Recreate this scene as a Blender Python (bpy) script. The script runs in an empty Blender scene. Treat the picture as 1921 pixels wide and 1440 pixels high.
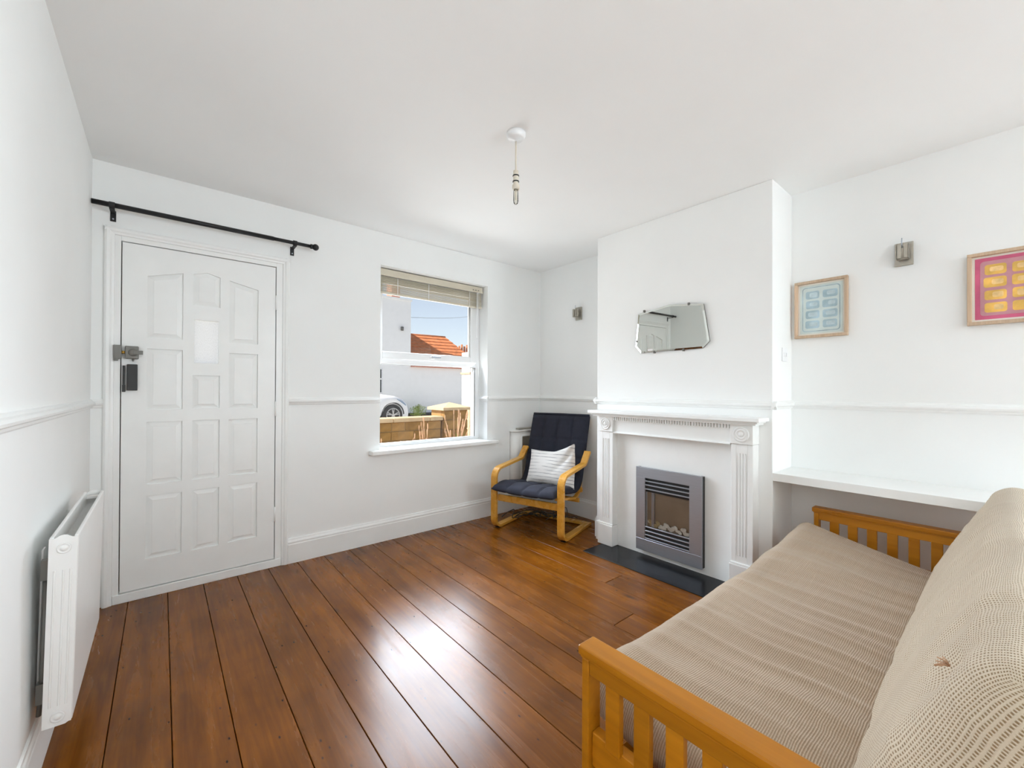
import bpy, bmesh, math, random
from mathutils import Vector, Matrix, noise

random.seed(7)
scene = bpy.context.scene
COL = scene.collection

# ------------------------------------------------------------------ camera
YAW, PITCH, ROLL = math.radians(40.0497), math.radians(.2913), math.radians(.2394)
fw = Vector((math.sin(YAW)*math.cos(PITCH), math.cos(YAW)*math.cos(PITCH), math.sin(PITCH)))
rt = Vector((math.cos(YAW), -math.sin(YAW), 0)); up = rt.cross(fw)
rt2 = math.cos(ROLL)*rt + math.sin(ROLL)*up
up2 = math.cos(ROLL)*up - math.sin(ROLL)*rt
cam_d = bpy.data.cameras.new('camera')
cam_d.sensor_width = 36; cam_d.lens = 782.005/1921*36
cam_d.shift_y = 6.79/1921; cam_d.clip_start = .02; cam_d.clip_end = 300
cam = bpy.data.objects.new('camera', cam_d); COL.objects.link(cam)
m = Matrix((rt2, up2, -fw)).transposed().to_4x4(); m.translation = Vector((0, 0, 1.2033))
cam.matrix_world = m
scene.camera = cam

# ------------------------------------------------------------------ world, sun, daylight
EXPOSURE = 0.07
world = bpy.data.worlds.new('sky'); scene.world = world; world.use_nodes = True
wn = world.node_tree; wn.nodes.clear()
sky = wn.nodes.new('ShaderNodeTexSky'); sky.sky_type = 'NISHITA'; sky.sun_disc = False
sky.sun_elevation = math.radians(48); sky.sun_rotation = math.radians(-80)
sky.air_density = 1.0; sky.dust_density = .6; sky.ozone_density = 1.2
bg = wn.nodes.new('ShaderNodeBackground'); bg.inputs['Strength'].default_value = .165
wo = wn.nodes.new('ShaderNodeOutputWorld')
hs_ = wn.nodes.new('ShaderNodeHueSaturation'); hs_.inputs['Saturation'].default_value = .58
wn.links.new(sky.outputs[0], hs_.inputs['Color']); wn.links.new(hs_.outputs[0], bg.inputs['Color']); wn.links.new(bg.outputs[0], wo.inputs['Surface'])

sd = bpy.data.lights.new('sun', 'SUN'); sd.energy = 7.0; sd.angle = math.radians(.6); sd.color = (1, .95, .87)
so = bpy.data.objects.new('sun', sd); COL.objects.link(so)
el, az = math.radians(47), math.radians(9)          # from the left along the street, a little beyond the houses
sv = Vector((-math.cos(el)*math.cos(az), math.cos(el)*math.sin(az), math.sin(el)))
so.rotation_euler = sv.to_track_quat('Z', 'Y').to_euler()

def area(name, loc, direction, sx, sy, power, color=(1, 1, 1)):
    d = bpy.data.lights.new(name, 'AREA'); d.shape = 'RECTANGLE'; d.size = sx; d.size_y = sy
    d.energy = power; d.color = color
    o = bpy.data.objects.new(name, d); COL.objects.link(o)
    o.location = loc; o.rotation_euler = Vector(direction).to_track_quat('-Z', 'Y').to_euler()
    return o
# daylight by the front window; added fill light at an unseen side window
area('front_window_daylight', (1.85, 3.46, 1.42), (-.25, -1, -.85), 1.0, 1.3, 36, (.86, .955, 1.08)).data.spread = math.radians(110)
area('front_window_street_bounce', (1.85, 3.455, 1.40), (-.3, -1, .55), 1.0, 1.3, 22, (.95, .99, 1.0))
area('added_side_fill', (3.20, -2.80, 1.45), (-1, .30, .1), 2.0, 1.55, 208, (.885, .985, 1.05))  # fill lamp added to lift the interior, no known source there

vs = scene.view_settings
vs.view_transform = 'Standard'; vs.look = 'None'; vs.exposure = EXPOSURE; vs.gamma = 1
vs.use_curve_mapping = False
scene.cycles.max_bounces = 14; scene.cycles.diffuse_bounces = 10; scene.cycles.transparent_max_bounces = 16
scene.cycles.caustics_reflective = False; scene.cycles.caustics_refractive = False
scene.cycles.use_denoising = True

# ------------------------------------------------------------------ materials
def new_mat(name):
    mt = bpy.data.materials.new(name); mt.use_nodes = True
    nt = mt.node_tree; b = nt.nodes['Principled BSDF']
    return mt, nt, b
def N(nt, t, **kw):
    n = nt.nodes.new(t)
    for k, v in kw.items():
        if k in n.inputs.keys() if isinstance(k, str) else False: n.inputs[k].default_value = v
        else: setattr(n, k, v)
    return n
def ramp(nt, fac, stops):
    r = nt.nodes.new('ShaderNodeValToRGB')
    while len(r.color_ramp.elements) < len(stops): r.color_ramp.elements.new(.5)
    for e, (p, c) in zip(r.color_ramp.elements, stops):
        e.position = p; e.color = (*c, 1)
    nt.links.new(fac, r.inputs['Fac']); return r
def mixc(nt, fac, a, b, blend='MIX'):
    n = nt.nodes.new('ShaderNodeMix'); n.data_type = 'RGBA'; n.blend_type = blend
    for sock, v in ((n.inputs[0], fac), (n.inputs[6], a), (n.inputs[7], b)):
        if hasattr(v, 'is_linked') or hasattr(v, 'links'): nt.links.new(v, sock)
        elif isinstance(v, (int, float)): sock.default_value = v
        else: sock.default_value = (*v, 1)
    return n.outputs[2]
def plain(name, col, rough=.5, metal=0., var=.04, nscale=6., bump=0., bscale=60., coat=0., spec=.5, aniso=None):
    mt, nt, b = new_mat(name)
    tc = N(nt, 'ShaderNodeTexCoord')
    mp = N(nt, 'ShaderNodeMapping'); nt.links.new(tc.outputs['Object'], mp.inputs['Vector'])
    if aniso: mp.inputs['Scale'].default_value = aniso
    nz = N(nt, 'ShaderNodeTexNoise'); nz.inputs['Scale'].default_value = nscale; nz.inputs['Detail'].default_value = 4
    nt.links.new(mp.outputs[0], nz.inputs['Vector'])
    lo = tuple(max(0, c*(1-var)) for c in col); hi = tuple(min(1, c*(1+var)) for c in col)
    r = ramp(nt, nz.outputs['Fac'], [(.3, lo), (.7, hi)])
    nt.links.new(r.outputs[0], b.inputs['Base Color'])
    b.inputs['Roughness'].default_value = rough; b.inputs['Metallic'].default_value = metal
    b.inputs['Coat Weight'].default_value = coat; b.inputs['Specular IOR Level'].default_value = spec
    if bump:
        n2 = N(nt, 'ShaderNodeTexNoise'); n2.inputs['Scale'].default_value = bscale; n2.inputs['Detail'].default_value = 3
        nt.links.new(mp.outputs[0], n2.inputs['Vector'])
        bp = N(nt, 'ShaderNodeBump'); bp.inputs['Strength'].default_value = bump; bp.inputs['Distance'].default_value = .002
        nt.links.new(n2.outputs['Fac'], bp.inputs['Height']); nt.links.new(bp.outputs[0], b.inputs['Normal'])
    return mt
def wood(name, dark, mid, light, axis='Y', rough=.35, scale=1., coat=0., knots=False, per_object=True, streak=1., spec=.5):
    mt, nt, b = new_mat(name)
    tc = N(nt, 'ShaderNodeTexCoord'); src = tc.outputs['Object']
    if per_object:
        oi = N(nt, 'ShaderNodeObjectInfo')
        vm = N(nt, 'ShaderNodeVectorMath', operation='MULTIPLY_ADD')
        cb = N(nt, 'ShaderNodeCombineXYZ')
        for i, k in enumerate((17., 41., 23.)):
            mu = N(nt, 'ShaderNodeMath', operation='MULTIPLY'); mu.inputs[1].default_value = k
            nt.links.new(oi.outputs['Random'], mu.inputs[0]); nt.links.new(mu.outputs[0], cb.inputs[i])
        nt.links.new(src, vm.inputs[0]); vm.inputs[1].default_value = (1, 1, 1); nt.links.new(cb.outputs[0], vm.inputs[2])
        src = vm.outputs[0]
    mp = N(nt, 'ShaderNodeMapping'); nt.links.new(src, mp.inputs['Vector'])
    s = {'X': (1.4, 16, 16), 'Y': (16, 1.4, 16), 'Z': (16, 16, 1.4)}[axis]
    mp.inputs['Scale'].default_value = tuple(k*scale for k in s)
    n1 = N(nt, 'ShaderNodeTexNoise'); n1.inputs['Scale'].default_value = 1.; n1.inputs['Detail'].default_value = 5
    n1.inputs['Roughness'].default_value = .6; n1.inputs['Distortion'].default_value = .6
    nt.links.new(mp.outputs[0], n1.inputs['Vector'])
    mp2 = N(nt, 'ShaderNodeMapping'); nt.links.new(src, mp2.inputs['Vector'])
    s2 = {'X': (3, 90, 90), 'Y': (90, 3, 90), 'Z': (90, 90, 3)}[axis]; mp2.inputs['Scale'].default_value = tuple(k*scale for k in s2)
    n2 = N(nt, 'ShaderNodeTexNoise'); n2.inputs['Scale'].default_value = 1.; n2.inputs['Detail'].default_value = 3
    nt.links.new(mp2.outputs[0], n2.inputs['Vector'])
    r1 = ramp(nt, n1.outputs['Fac'], [(.3, dark), (.52, mid), (.75, light)])
    r2 = ramp(nt, n2.outputs['Fac'], [(.35, (1-.35*streak,)*3), (.6, (1, 1, 1))])
    colr = mixc(nt, 1., r1.outputs[0], r2.outputs[0], 'MULTIPLY')
    if per_object:
        rr = ramp(nt, oi.outputs['Random'], [(0, (.86, .84, .82)), (1, (1.1, 1.06, 1.03))])
        colr = mixc(nt, 1., colr, rr.outputs[0], 'MULTIPLY')
    if knots:
        mp3 = N(nt, 'ShaderNodeMapping'); nt.links.new(src, mp3.inputs['Vector']); mp3.inputs['Scale'].default_value = (7, 2.6, 1)
        vo = N(nt, 'ShaderNodeTexVoronoi'); vo.inputs['Scale'].default_value = 1.; vo.inputs['Randomness'].default_value = 1
        nt.links.new(mp3.outputs[0], vo.inputs['Vector'])
        rk = ramp(nt, vo.outputs['Distance'], [(.05, (1, 1, 1)), (.17, (0, 0, 0))])
        nb = N(nt, 'ShaderNodeTexNoise'); nb.inputs['Scale'].default_value = 3.2; nb.inputs['Detail'].default_value = 4
        nt.links.new(src, nb.inputs['Vector'])
        rb = ramp(nt, nb.outputs['Fac'], [(.44, (0, 0, 0)), (.58, (1, 1, 1))])
        f = mixc(nt, 1., rk.outputs[0], rb.outputs[0], 'MULTIPLY')
        dk = mixc(nt, .62, colr, (.02, .012, .008))
        colr = mixc(nt, f, colr, dk)
        mp4 = N(nt, 'ShaderNodeMapping'); nt.links.new(src, mp4.inputs['Vector']); mp4.inputs['Scale'].default_value = (26, 12, 1)
        v4 = N(nt, 'ShaderNodeTexVoronoi'); v4.inputs['Scale'].default_value = 1.; nt.links.new(mp4.outputs[0], v4.inputs['Vector'])
        r4 = ramp(nt, v4.outputs['Distance'], [(.06, (1, 1, 1)), (.11, (0, 0, 0))])
        n4 = N(nt, 'ShaderNodeTexNoise'); n4.inputs['Scale'].default_value = 6; nt.links.new(src, n4.inputs['Vector'])
        r5 = ramp(nt, n4.outputs['Fac'], [(.44, (0, 0, 0)), (.54, (1, 1, 1))])
        colr = mixc(nt, mixc(nt, 1., r4.outputs[0], r5.outputs[0], 'MULTIPLY'), colr, (.03, .014, .008))
        # broad worn / stained patches
        rp = ramp(nt, nb.outputs['Fac'], [(.3, (.70, .66, .64)), (.6, (1.08, 1.06, 1.03))])
        colr = mixc(nt, 1., colr, rp.outputs[0], 'MULTIPLY')
    nt.links.new(colr, b.inputs['Base Color'])
    rg = ramp(nt, n1.outputs['Fac'], [(.2, (rough*.75,)*3), (.8, (rough*1.25,)*3)])
    nt.links.new(rg.outputs[0], b.inputs['Roughness'])
    b.inputs['Coat Weight'].default_value = coat; b.inputs['Coat Roughness'].default_value = .18; b.inputs['Specular IOR Level'].default_value = spec
    bp = N(nt, 'ShaderNodeBump'); bp.inputs['Strength'].default_value = .12; bp.inputs['Distance'].default_value = .002
    nt.links.new(n1.outputs['Fac'], bp.inputs['Height']); nt.links.new(bp.outputs[0], b.inputs['Normal'])
    return mt
def weave(name, light, dark, su, sv, depth, dirs='both', fade=.0):
    """woven cloth on metre UVs: ribs every su / sv metres"""
    mt, nt, b = new_mat(name)
    tc = N(nt, 'ShaderNodeTexCoord')
    dn = N(nt, 'ShaderNodeTexNoise'); dn.inputs['Scale'].default_value = 9; dn.inputs['Detail'].default_value = 2
    nt.links.new(tc.outputs['UV'], dn.inputs['Vector'])
    va = N(nt, 'ShaderNodeVectorMath', operation='MULTIPLY_ADD'); va.inputs[1].default_value = (.012, .012, 0)
    nt.links.new(dn.outputs['Color'], va.inputs[0]); nt.links.new(tc.outputs['UV'], va.inputs[2])
    sp = N(nt, 'ShaderNodeSeparateXYZ'); nt.links.new(va.outputs[0], sp.inputs[0])
    def wave(sock, period):
        a = N(nt, 'ShaderNodeMath', operation='MULTIPLY'); a.inputs[1].default_value = 2*math.pi/period; nt.links.new(sock, a.inputs[0])
        s = N(nt, 'ShaderNodeMath', operation='SINE'); nt.links.new(a.outputs[0], s.inputs[0])
        q = N(nt, 'ShaderNodeMath', operation='MULTIPLY_ADD'); q.inputs[1].default_value = .5; q.inputs[2].default_value = .5
        nt.links.new(s.outputs[0], q.inputs[0]); return q.outputs[0]
    wu, wv = wave(sp.outputs[0], su), wave(sp.outputs[1], sv)
    mx = N(nt, 'ShaderNodeMath', operation='MAXIMUM' if dirs == 'both' else 'ADD')
    if dirs == 'both': nt.links.new(wu, mx.inputs[0]); nt.links.new(wv, mx.inputs[1])
    else:
        k = N(nt, 'ShaderNodeMath', operation='MULTIPLY'); k.inputs[1].default_value = .15; nt.links.new(wu, k.inputs[0])
        k2 = N(nt, 'ShaderNodeMath', operation='MULTIPLY'); k2.inputs[1].default_value = .85; nt.links.new(wv, k2.inputs[0])
        nt.links.new(k.outputs[0], mx.inputs[0]); nt.links.new(k2.outputs[0], mx.inputs[1])
    big = N(nt, 'ShaderNodeTexNoise'); big.inputs['Scale'].default_value = 2.5; big.inputs['Detail'].default_value = 5
    nt.links.new(tc.outputs['UV'], big.inputs['Vector'])
    fz = N(nt, 'ShaderNodeTexNoise'); fz.inputs['Scale'].default_value = 170; fz.inputs['Detail'].default_value = 2
    nt.links.new(tc.outputs['UV'], fz.inputs['Vector'])
    am = N(nt, 'ShaderNodeMath', operation='MULTIPLY_ADD'); am.inputs[1].default_value = .9 if dirs != 'both' else .8; am.inputs[2].default_value = -.45 if dirs != 'both' else -.4
    nt.links.new(fz.outputs['Fac'], am.inputs[0])
    ad = N(nt, 'ShaderNodeMath', operation='ADD'); nt.links.new(mx.outputs[0], ad.inputs[0]); nt.links.new(am.outputs[0], ad.inputs[1]); mx = ad
    rw = ramp(nt, mx.outputs[0], [(.25, dark), (.75, light)])
    rb = ramp(nt, big.outputs['Fac'], [(.3, (.9, .88, .86)), (.7, (1.05, 1.05, 1.05))])
    c = mixc(nt, 1., rw.outputs[0], rb.outputs[0], 'MULTIPLY')
    nt.links.new(c, b.inputs['Base Color']); b.inputs['Roughness'].default_value = .95
    b.inputs['Specular IOR Level'].default_value = .15
    b.inputs['Sheen Weight'].default_value = .25; b.inputs['Sheen Roughness'].default_value = .5
    bp = N(nt, 'ShaderNodeBump'); bp.inputs['Strength'].default_value = .7; bp.inputs['Distance'].default_value = depth
    nt.links.new(mx.outputs[0], bp.inputs['Height']); nt.links.new(bp.outputs[0], b.inputs['Normal'])
    return mt
def glass_mat(name, tint=(1, 1, 1), refl=.05):
    mt, nt, b = new_mat(name); nt.nodes.remove(b)
    out = nt.nodes['Material Output']
    tr = N(nt, 'ShaderNodeBsdfTransparent'); tr.inputs['Color'].default_value = (*tint, 1)
    gl = N(nt, 'ShaderNodeBsdfGlossy'); gl.inputs['Roughness'].default_value = .02
    fr = N(nt, 'ShaderNodeFresnel'); fr.inputs['IOR'].default_value = 1.3
    mx = N(nt, 'ShaderNodeMixShader'); nt.links.new(fr.outputs[0], mx.inputs[0])
    nt.links.new(tr.outputs[0], mx.inputs[1]); nt.links.new(gl.outputs[0], mx.inputs[2])
    nt.links.new(mx.outputs[0], out.inputs['Surface']); return mt
def frosted_mat(name):
    mt, nt, b = new_mat(name); nt.nodes.remove(b)
    out = nt.nodes['Material Output']
    tr = N(nt, 'ShaderNodeBsdfTranslucent'); tr.inputs['Color'].default_value = (.95, .97, .98, 1)
    tp = N(nt, 'ShaderNodeBsdfTransparent')
    nz = N(nt, 'ShaderNodeTexNoise'); nz.inputs['Scale'].default_value = 40
    r = ramp(nt, nz.outputs['Fac'], [(.3, (.35,)*3), (.7, (.5,)*3)])
    mx = N(nt, 'ShaderNodeMixShader'); nt.links.new(r.outputs[0], mx.inputs[0])
    nt.links.new(tr.outputs[0], mx.inputs[1]); nt.links.new(tp.outputs[0], mx.inputs[2])
    nt.links.new(mx.outputs[0], out.inputs['Surface']); return mt

M = {}
M['wall'] = plain('wall_paint', (.86, .872, .865), .85, var=.012, nscale=3, bump=.08, bscale=40)
M['ceil'] = plain('ceiling_paint', (.89, .905, .905), .9, var=.01, nscale=2, bump=.05, bscale=60)
M['gloss'] = plain('white_gloss_paint', (.85, .86, .85), .35, var=.015, nscale=9, bump=.05, bscale=25)
M['upvc'] = plain('white_plastic', (.82, .83, .84), .3, var=.01)
M['enamel'] = plain('radiator_enamel', (.85, .85, .835), .32, var=.012, nscale=8)
M['plank'] = wood('stained_pine', (.140, .043, .002), (.205, .068, .0035), (.262, .094, .008), 'Y', .26, 1., coat=.0, knots=True, streak=.45, spec=.27)
M['gap'] = plain('floor_void', (.012, .008, .006), .9, var=.2)
M['black'] = plain('black_metal', (.012, .012, .013), .45, metal=.2, var=.1)
M['blackplastic'] = plain('black_plastic', (.018, .018, .018), .4, var=.1)
M['lockgrey'] = plain('grey_lacquered_metal', (.19, .185, .17), .45, metal=.5, var=.06)
M['brass'] = plain('brass', (.75, .42, .09), .3, metal=.9)
M['steel'] = plain('brushed_steel', (.46, .49, .55), .36, metal=.85, var=.05, nscale=4, aniso=(1, 2, 60))
M['nickel'] = plain('brushed_nickel', (.47, .44, .38), .38, metal=.8, var=.08, nscale=30)
M['slate'] = plain('black_slate', (.010, .011, .013), .25, spec=.22, var=.25, nscale=12, bump=.1, bscale=30)
M['firebox'] = plain('fire_interior', (.34, .27, .20), .55, metal=.3, var=.1)
M['pebble'] = plain('white_pebble', (.80, .78, .72), .6, var=.08, nscale=20)
M['pebble2'] = plain('tan_pebble', (.46, .36, .20), .6, var=.2, nscale=20)
M['birch'] = wood('lacquered_birch', (.58, .285, .04), (.64, .33, .05), (.68, .365, .07), 'X', .28, .8, coat=.0, streak=.3, spec=.4)
M['oak'] = wood('honey_stained_pine', (.37, .135, .004), (.44, .172, .007), (.50, .21, .012), 'Y', .32, .7, coat=.0, streak=.3, spec=.35)
M['navy'] = plain('navy_cotton', (.018, .020, .034), .92, var=.15, nscale=20, bump=.3, bscale=700)
M['frame_wood'] = wood('pale_oak', (.56, .42, .29), (.63, .48, .345), (.70, .55, .41), 'Z', .6, 1.4, streak=.35, spec=.3)
M['paper'] = plain('painting_paper', (.80, .77, .70), .9)
M['blind'] = plain('cream_slats', (.62, .57, .46), .5, var=.04)
M['glass'] = glass_mat('window_glass')
M['frost'] = frosted_mat('frosted_glass')
mt, nt, b = new_mat('mirror_silver'); b.inputs['Metallic'].default_value = 1; b.inputs['Roughness'].default_value = .015
b.inputs['Base Color'].default_value = (.74, .76, .72, 1); M['mirror'] = mt
M['bulb'] = glass_mat('bulb_glass', (.93, .92, .88))
M['lampcream'] = plain('cream_plastic', (.70, .64, .54), .45)
M['futon_seat'] = weave('ribbed_beige_cloth', (.52, .415, .31), (.36, .265, .18), .010, .0054, .0010, 'rib')
M['futon_back'] = weave('waffle_beige_cloth', (.60, .51, .39), (.27, .185, .10), .0088, .0056, .0014, 'both')
M['cell_y'] = plain('yellow_paint', (.80, .49, .12), .8, var=.22, nscale=14)
M['cell_b'] = plain('blue_paint', (.38, .51, .57), .8, var=.2, nscale=16)
M['pink'] = plain('pink_paint', (.62, .13, .24), .8, var=.15, nscale=12)
M['mauve'] = plain('mauve_paint', (.55, .27, .31), .8, var=.12, nscale=16)
M['paleblue'] = plain('pale_blue_wash', (.60, .68, .66), .8, var=.08, nscale=14)
M['blueline'] = plain('blue_line_paint', (.36, .48, .53), .8, var=.25, nscale=18)
M['render'] = plain('white_render', (.92, .92, .91), .9, var=.02)
M['stone'] = plain('sandstone_block', (.40, .235, .085), .95, var=.22, nscale=10, bump=.4, bscale=50)
M['stone2'] = plain('ochre_block', (.33, .19, .06), .95, var=.25, nscale=12, bump=.4, bscale=50)
M['coping'] = plain('pale_coping', (.66, .50, .31), .95, var=.1, nscale=8)
M['mortar'] = plain('mortar', (.34, .23, .11), .95, var=.1)
M['tile'] = plain('terracotta_tile', (.55, .19, .07), .9, var=.2, nscale=6)
M['brick'] = plain('red_brick', (.55, .22, .15), .9, var=.15, nscale=14)
M['asphalt'] = plain('pale_concrete', (.55, .53, .50), .95, var=.1, nscale=20)
M['paving'] = plain('pale_paving', (.55, .50, .42), .95, var=.1, nscale=8)
M['car'] = plain('white_car_paint', (.84, .85, .86), .18, var=.005, coat=.6)
M['tyre'] = plain('tyre_rubber', (.05, .047, .045), .8, var=.1)
M['alloy'] = plain('alloy', (.62, .60, .58), .35, metal=.5)
M['lampglass'] = plain('headlamp', (.30, .36, .42), .12, metal=.3)
M['darkglass'] = plain('dark_glass', (.05, .06, .07), .1)
M['leaf'] = plain('green_leaf', (.26, .33, .08), .7, var=.25, nscale=12)
M['straw'] = plain('dry_stem', (.55, .33, .20), .8, var=.2, nscale=30)
M['cable'] = plain('cable_rubber', (.02, .018, .016), .6)
mt, nt, b = new_mat('striped_linen')            # dashed printed stripes on UV
tc = N(nt, 'ShaderNodeTexCoord'); sp = N(nt, 'ShaderNodeSeparateXYZ'); nt.links.new(tc.outputs['UV'], sp.inputs[0])
nz = N(nt, 'ShaderNodeTexNoise'); nz.inputs['Scale'].default_value = 5; nz.inputs['Detail'].default_value = 5
nt.links.new(tc.outputs['UV'], nz.inputs['Vector'])
ma = N(nt, 'ShaderNodeMath', operation='MULTIPLY_ADD'); ma.inputs[1].default_value = .02; nt.links.new(nz.outputs['Fac'], ma.inputs[0]); nt.links.new(sp.outputs[1], ma.inputs[2])
mu = N(nt, 'ShaderNodeMath', operation='MULTIPLY'); mu.inputs[1].default_value = 34.0; nt.links.new(ma.outputs[0], mu.inputs[0])
frc = N(nt, 'ShaderNodeMath', operation='FRACT'); nt.links.new(mu.outputs[0], frc.inputs[0])
r = ramp(nt, frc.outputs[0], [(.36, (0, 0, 0)), (.46, (1, 1, 1)), (.56, (1, 1, 1)), (.66, (0, 0, 0))])
mpd = N(nt, 'ShaderNodeMapping'); mpd.inputs['Scale'].default_value = (7, 22, 1); nt.links.new(tc.outputs['UV'], mpd.inputs['Vector'])
nz2 = N(nt, 'ShaderNodeTexNoise'); nz2.inputs['Scale'].default_value = 1; nz2.inputs['Detail'].default_value = 4; nt.links.new(mpd.outputs[0], nz2.inputs['Vector'])
r2 = ramp(nt, nz2.outputs['Fac'], [(.38, (.05,)*3), (.62, (.9,)*3)])
f = mixc(nt, 1., r.outputs[0], r2.outputs[0], 'MULTIPLY')
c = mixc(nt, f, (.80, .79, .77), (.23, .23, .25)); nt.links.new(c, b.inputs['Base Color']); b.inputs['Roughness'].default_value = .9
M['pillow'] = mt

# ------------------------------------------------------------------ mesh helpers
class MB:
    def __init__(s): s.v = []; s.f = []; s.uv = None; s.smooth = []
    def add(s, vs, fs, smooth=False):
        o = len(s.v); s.v += [tuple(p) for p in vs]; s.f += [tuple(i+o for i in f) for f in fs]; s.smooth += [smooth]*len(fs); return s
    def box(s, x0, x1, y0, y1, z0, z1):
        vs = [(x, y, z) for z in (z0, z1) for y in (y0, y1) for x in (x0, x1)]
        return s.add(vs, [(0, 2, 3, 1), (4, 5, 7, 6), (0, 1, 5, 4), (2, 6, 7, 3), (0, 4, 6, 2), (1, 3, 7, 5)])
    def prism(s, poly, axis, a, b, smooth=False):
        """poly: list of 2-tuples in the other two axes (order x,y,z minus axis)"""
        def P(p, t): return {'x': (t, p[0], p[1]), 'y': (p[0], t, p[1]), 'z': (p[0], p[1], t)}[axis]
        n = len(poly); vs = [P(p, a) for p in poly]+[P(p, b) for p in poly]
        o = len(s.v); s.v += vs
        s.f += [tuple(o+i for i in range(n)), tuple(o+n+i for i in reversed(range(n)))]; s.smooth += [False]*2
        for i in range(n):
            j = (i+1) % n; s.f.append((o+i, o+n+i, o+n+j, o+j)); s.smooth.append(smooth)
        return s
    def cyl(s, p0, p1, r0, r1=None, n=16, caps=True):
        r1 = r0 if r1 is None else r1
        p0, p1 = Vector(p0), Vector(p1); d = (p1-p0).normalized()
        a = d.orthogonal().normalized(); b = d.cross(a)
        o = len(s.v)
        for p, r in ((p0, r0), (p1, r1)):
            for i in range(n):
                t = 2*math.pi*i/n; s.v.append(tuple(p+(a*math.cos(t)+b*math.sin(t))*r))
        for i in range(n):
            j = (i+1) % n; s.f.append((o+i, o+j, o+n+j, o+n+i)); s.smooth.append(True)
        if caps:
            s.f += [tuple(o+i for i in reversed(range(n))), tuple(o+n+i for i in range(n))]; s.smooth += [False]*2
        return s
    def lathe(s, prof, origin=(0, 0, 0), axis='z', n=24):
        """prof: (radius, height)"""
        o = len(s.v); ox, oy, oz = origin; k = len(prof)
        for r, h in prof:
            for i in range(n):
                t = 2*math.pi*i/n; c, q = r*math.cos(t), r*math.sin(t)
                s.v.append({'z': (ox+c, oy+q, oz+h), 'x': (ox+h, oy+c, oz+q), 'y': (ox+q, oy+h, oz+c)}[axis])
        for a in range(k-1):
            for i in range(n):
                j = (i+1) % n; s.f.append((o+a*n+i, o+a*n+j, o+(a+1)*n+j, o+(a+1)*n+i)); s.smooth.append(True)
        s.f += [tuple(o+i for i in reversed(range(n))), tuple(o+(k-1)*n+i for i in range(n))]; s.smooth += [False]*2
        return s
    def tube(s, pts, r, n=8):
        pts = [Vector(p) for p in pts]; o = len(s.v); k = len(pts); prev = None
        for i, p in enumerate(pts):
            d = (pts[min(i+1, k-1)]-pts[max(i-1, 0)]).normalized()
            if prev is None: a = d.orthogonal().normalized()
            else: a = (prev-d*prev.dot(d)).normalized()
            prev = a; b = d.cross(a)
            rr = r[i] if isinstance(r, (list, tuple)) else r
            for q in range(n):
                t = 2*math.pi*q/n; s.v.append(tuple(p+(a*math.cos(t)+b*math.sin(t))*rr))
        for i in range(k-1):
            for q in range(n):
                w = (q+1) % n; s.f.append((o+i*n+q, o+i*n+w, o+(i+1)*n+w, o+(i+1)*n+q)); s.smooth.append(True)
        s.f += [tuple(o+q for q in reversed(range(n))), tuple(o+(k-1)*n+q for q in range(n))]; s.smooth += [False]*2
        return s
    def ball(s, c, r, n=12, sq=(1, 1, 1)):
        prof = [(max(1e-4, math.sin(math.pi*i/n)), -math.cos(math.pi*i/n)) for i in range(n+1)]
        o = len(s.v); s.lathe([(a*r, h*r) for a, h in prof], (0, 0, 0), 'z', n+4)
        for i in range(o, len(s.v)):
            x, y, z = s.v[i]; s.v[i] = (c[0]+x*sq[0], c[1]+y*sq[1], c[2]+z*sq[2])
        return s
    def mesh(s, name):
        me = bpy.data.meshes.new(name); me.from_pydata(s.v, [], s.f)
        for p, k in zip(me.polygons, s.smooth): p.use_smooth = k
        bm = bmesh.new(); bm.from_mesh(me); bmesh.ops.recalc_face_normals(bm, faces=bm.faces); bm.to_mesh(me); bm.free()
        me.update(); return me
    def build(s, name, mat, parent=None, bevel=0, seg=2, loc=None):
        me = s.mesh(name); me.materials.append(M[mat] if isinstance(mat, str) else mat)
        return link(name, me, parent, bevel, seg, loc)
def link(name, me, parent=None, bevel=0, seg=2, loc=None):
    o = bpy.data.objects.new(name, me); COL.objects.link(o)
    if parent is not None: o.parent = parent
    if loc is not None: o.location = loc
    if bevel:
        md = o.modifiers.new('edge', 'BEVEL'); md.width = bevel; md.segments = seg; md.limit_method = 'ANGLE'; md.angle_limit = math.radians(40)
        md.harden_normals = False
    return o
def thing(name, label, cat, loc=(0, 0, 0), rz=0, group=None):
    o = bpy.data.objects.new(name, None); COL.objects.link(o); o.location = loc; o.rotation_euler = (0, 0, rz)
    o.empty_display_size = .05
    tag(o, label, cat, group); return o
def tag(o, label=None, cat=None, group=None, kind=None):
    if label: o['label'] = label
    if cat: o['category'] = cat
    if group: o['group'] = group
    if kind: o['kind'] = kind
    return o
def struct(o): o['kind'] = 'structure'; return o
def sroot(name, loc=(0, 0, 0)):
    o = bpy.data.objects.new(name, None); COL.objects.link(o); o.location = loc; o.empty_display_size = .05
    return struct(o)
def box(name, mat, parent, x0, x1, y0, y1, z0, z1, bevel=0, seg=2):
    c = ((x0+x1)/2, (y0+y1)/2, (z0+z1)/2)
    return MB().box(x0-c[0], x1-c[0], y0-c[1], y1-c[1], z0-c[2], z1-c[2]).build(name, mat, parent, bevel, seg, c)
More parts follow.
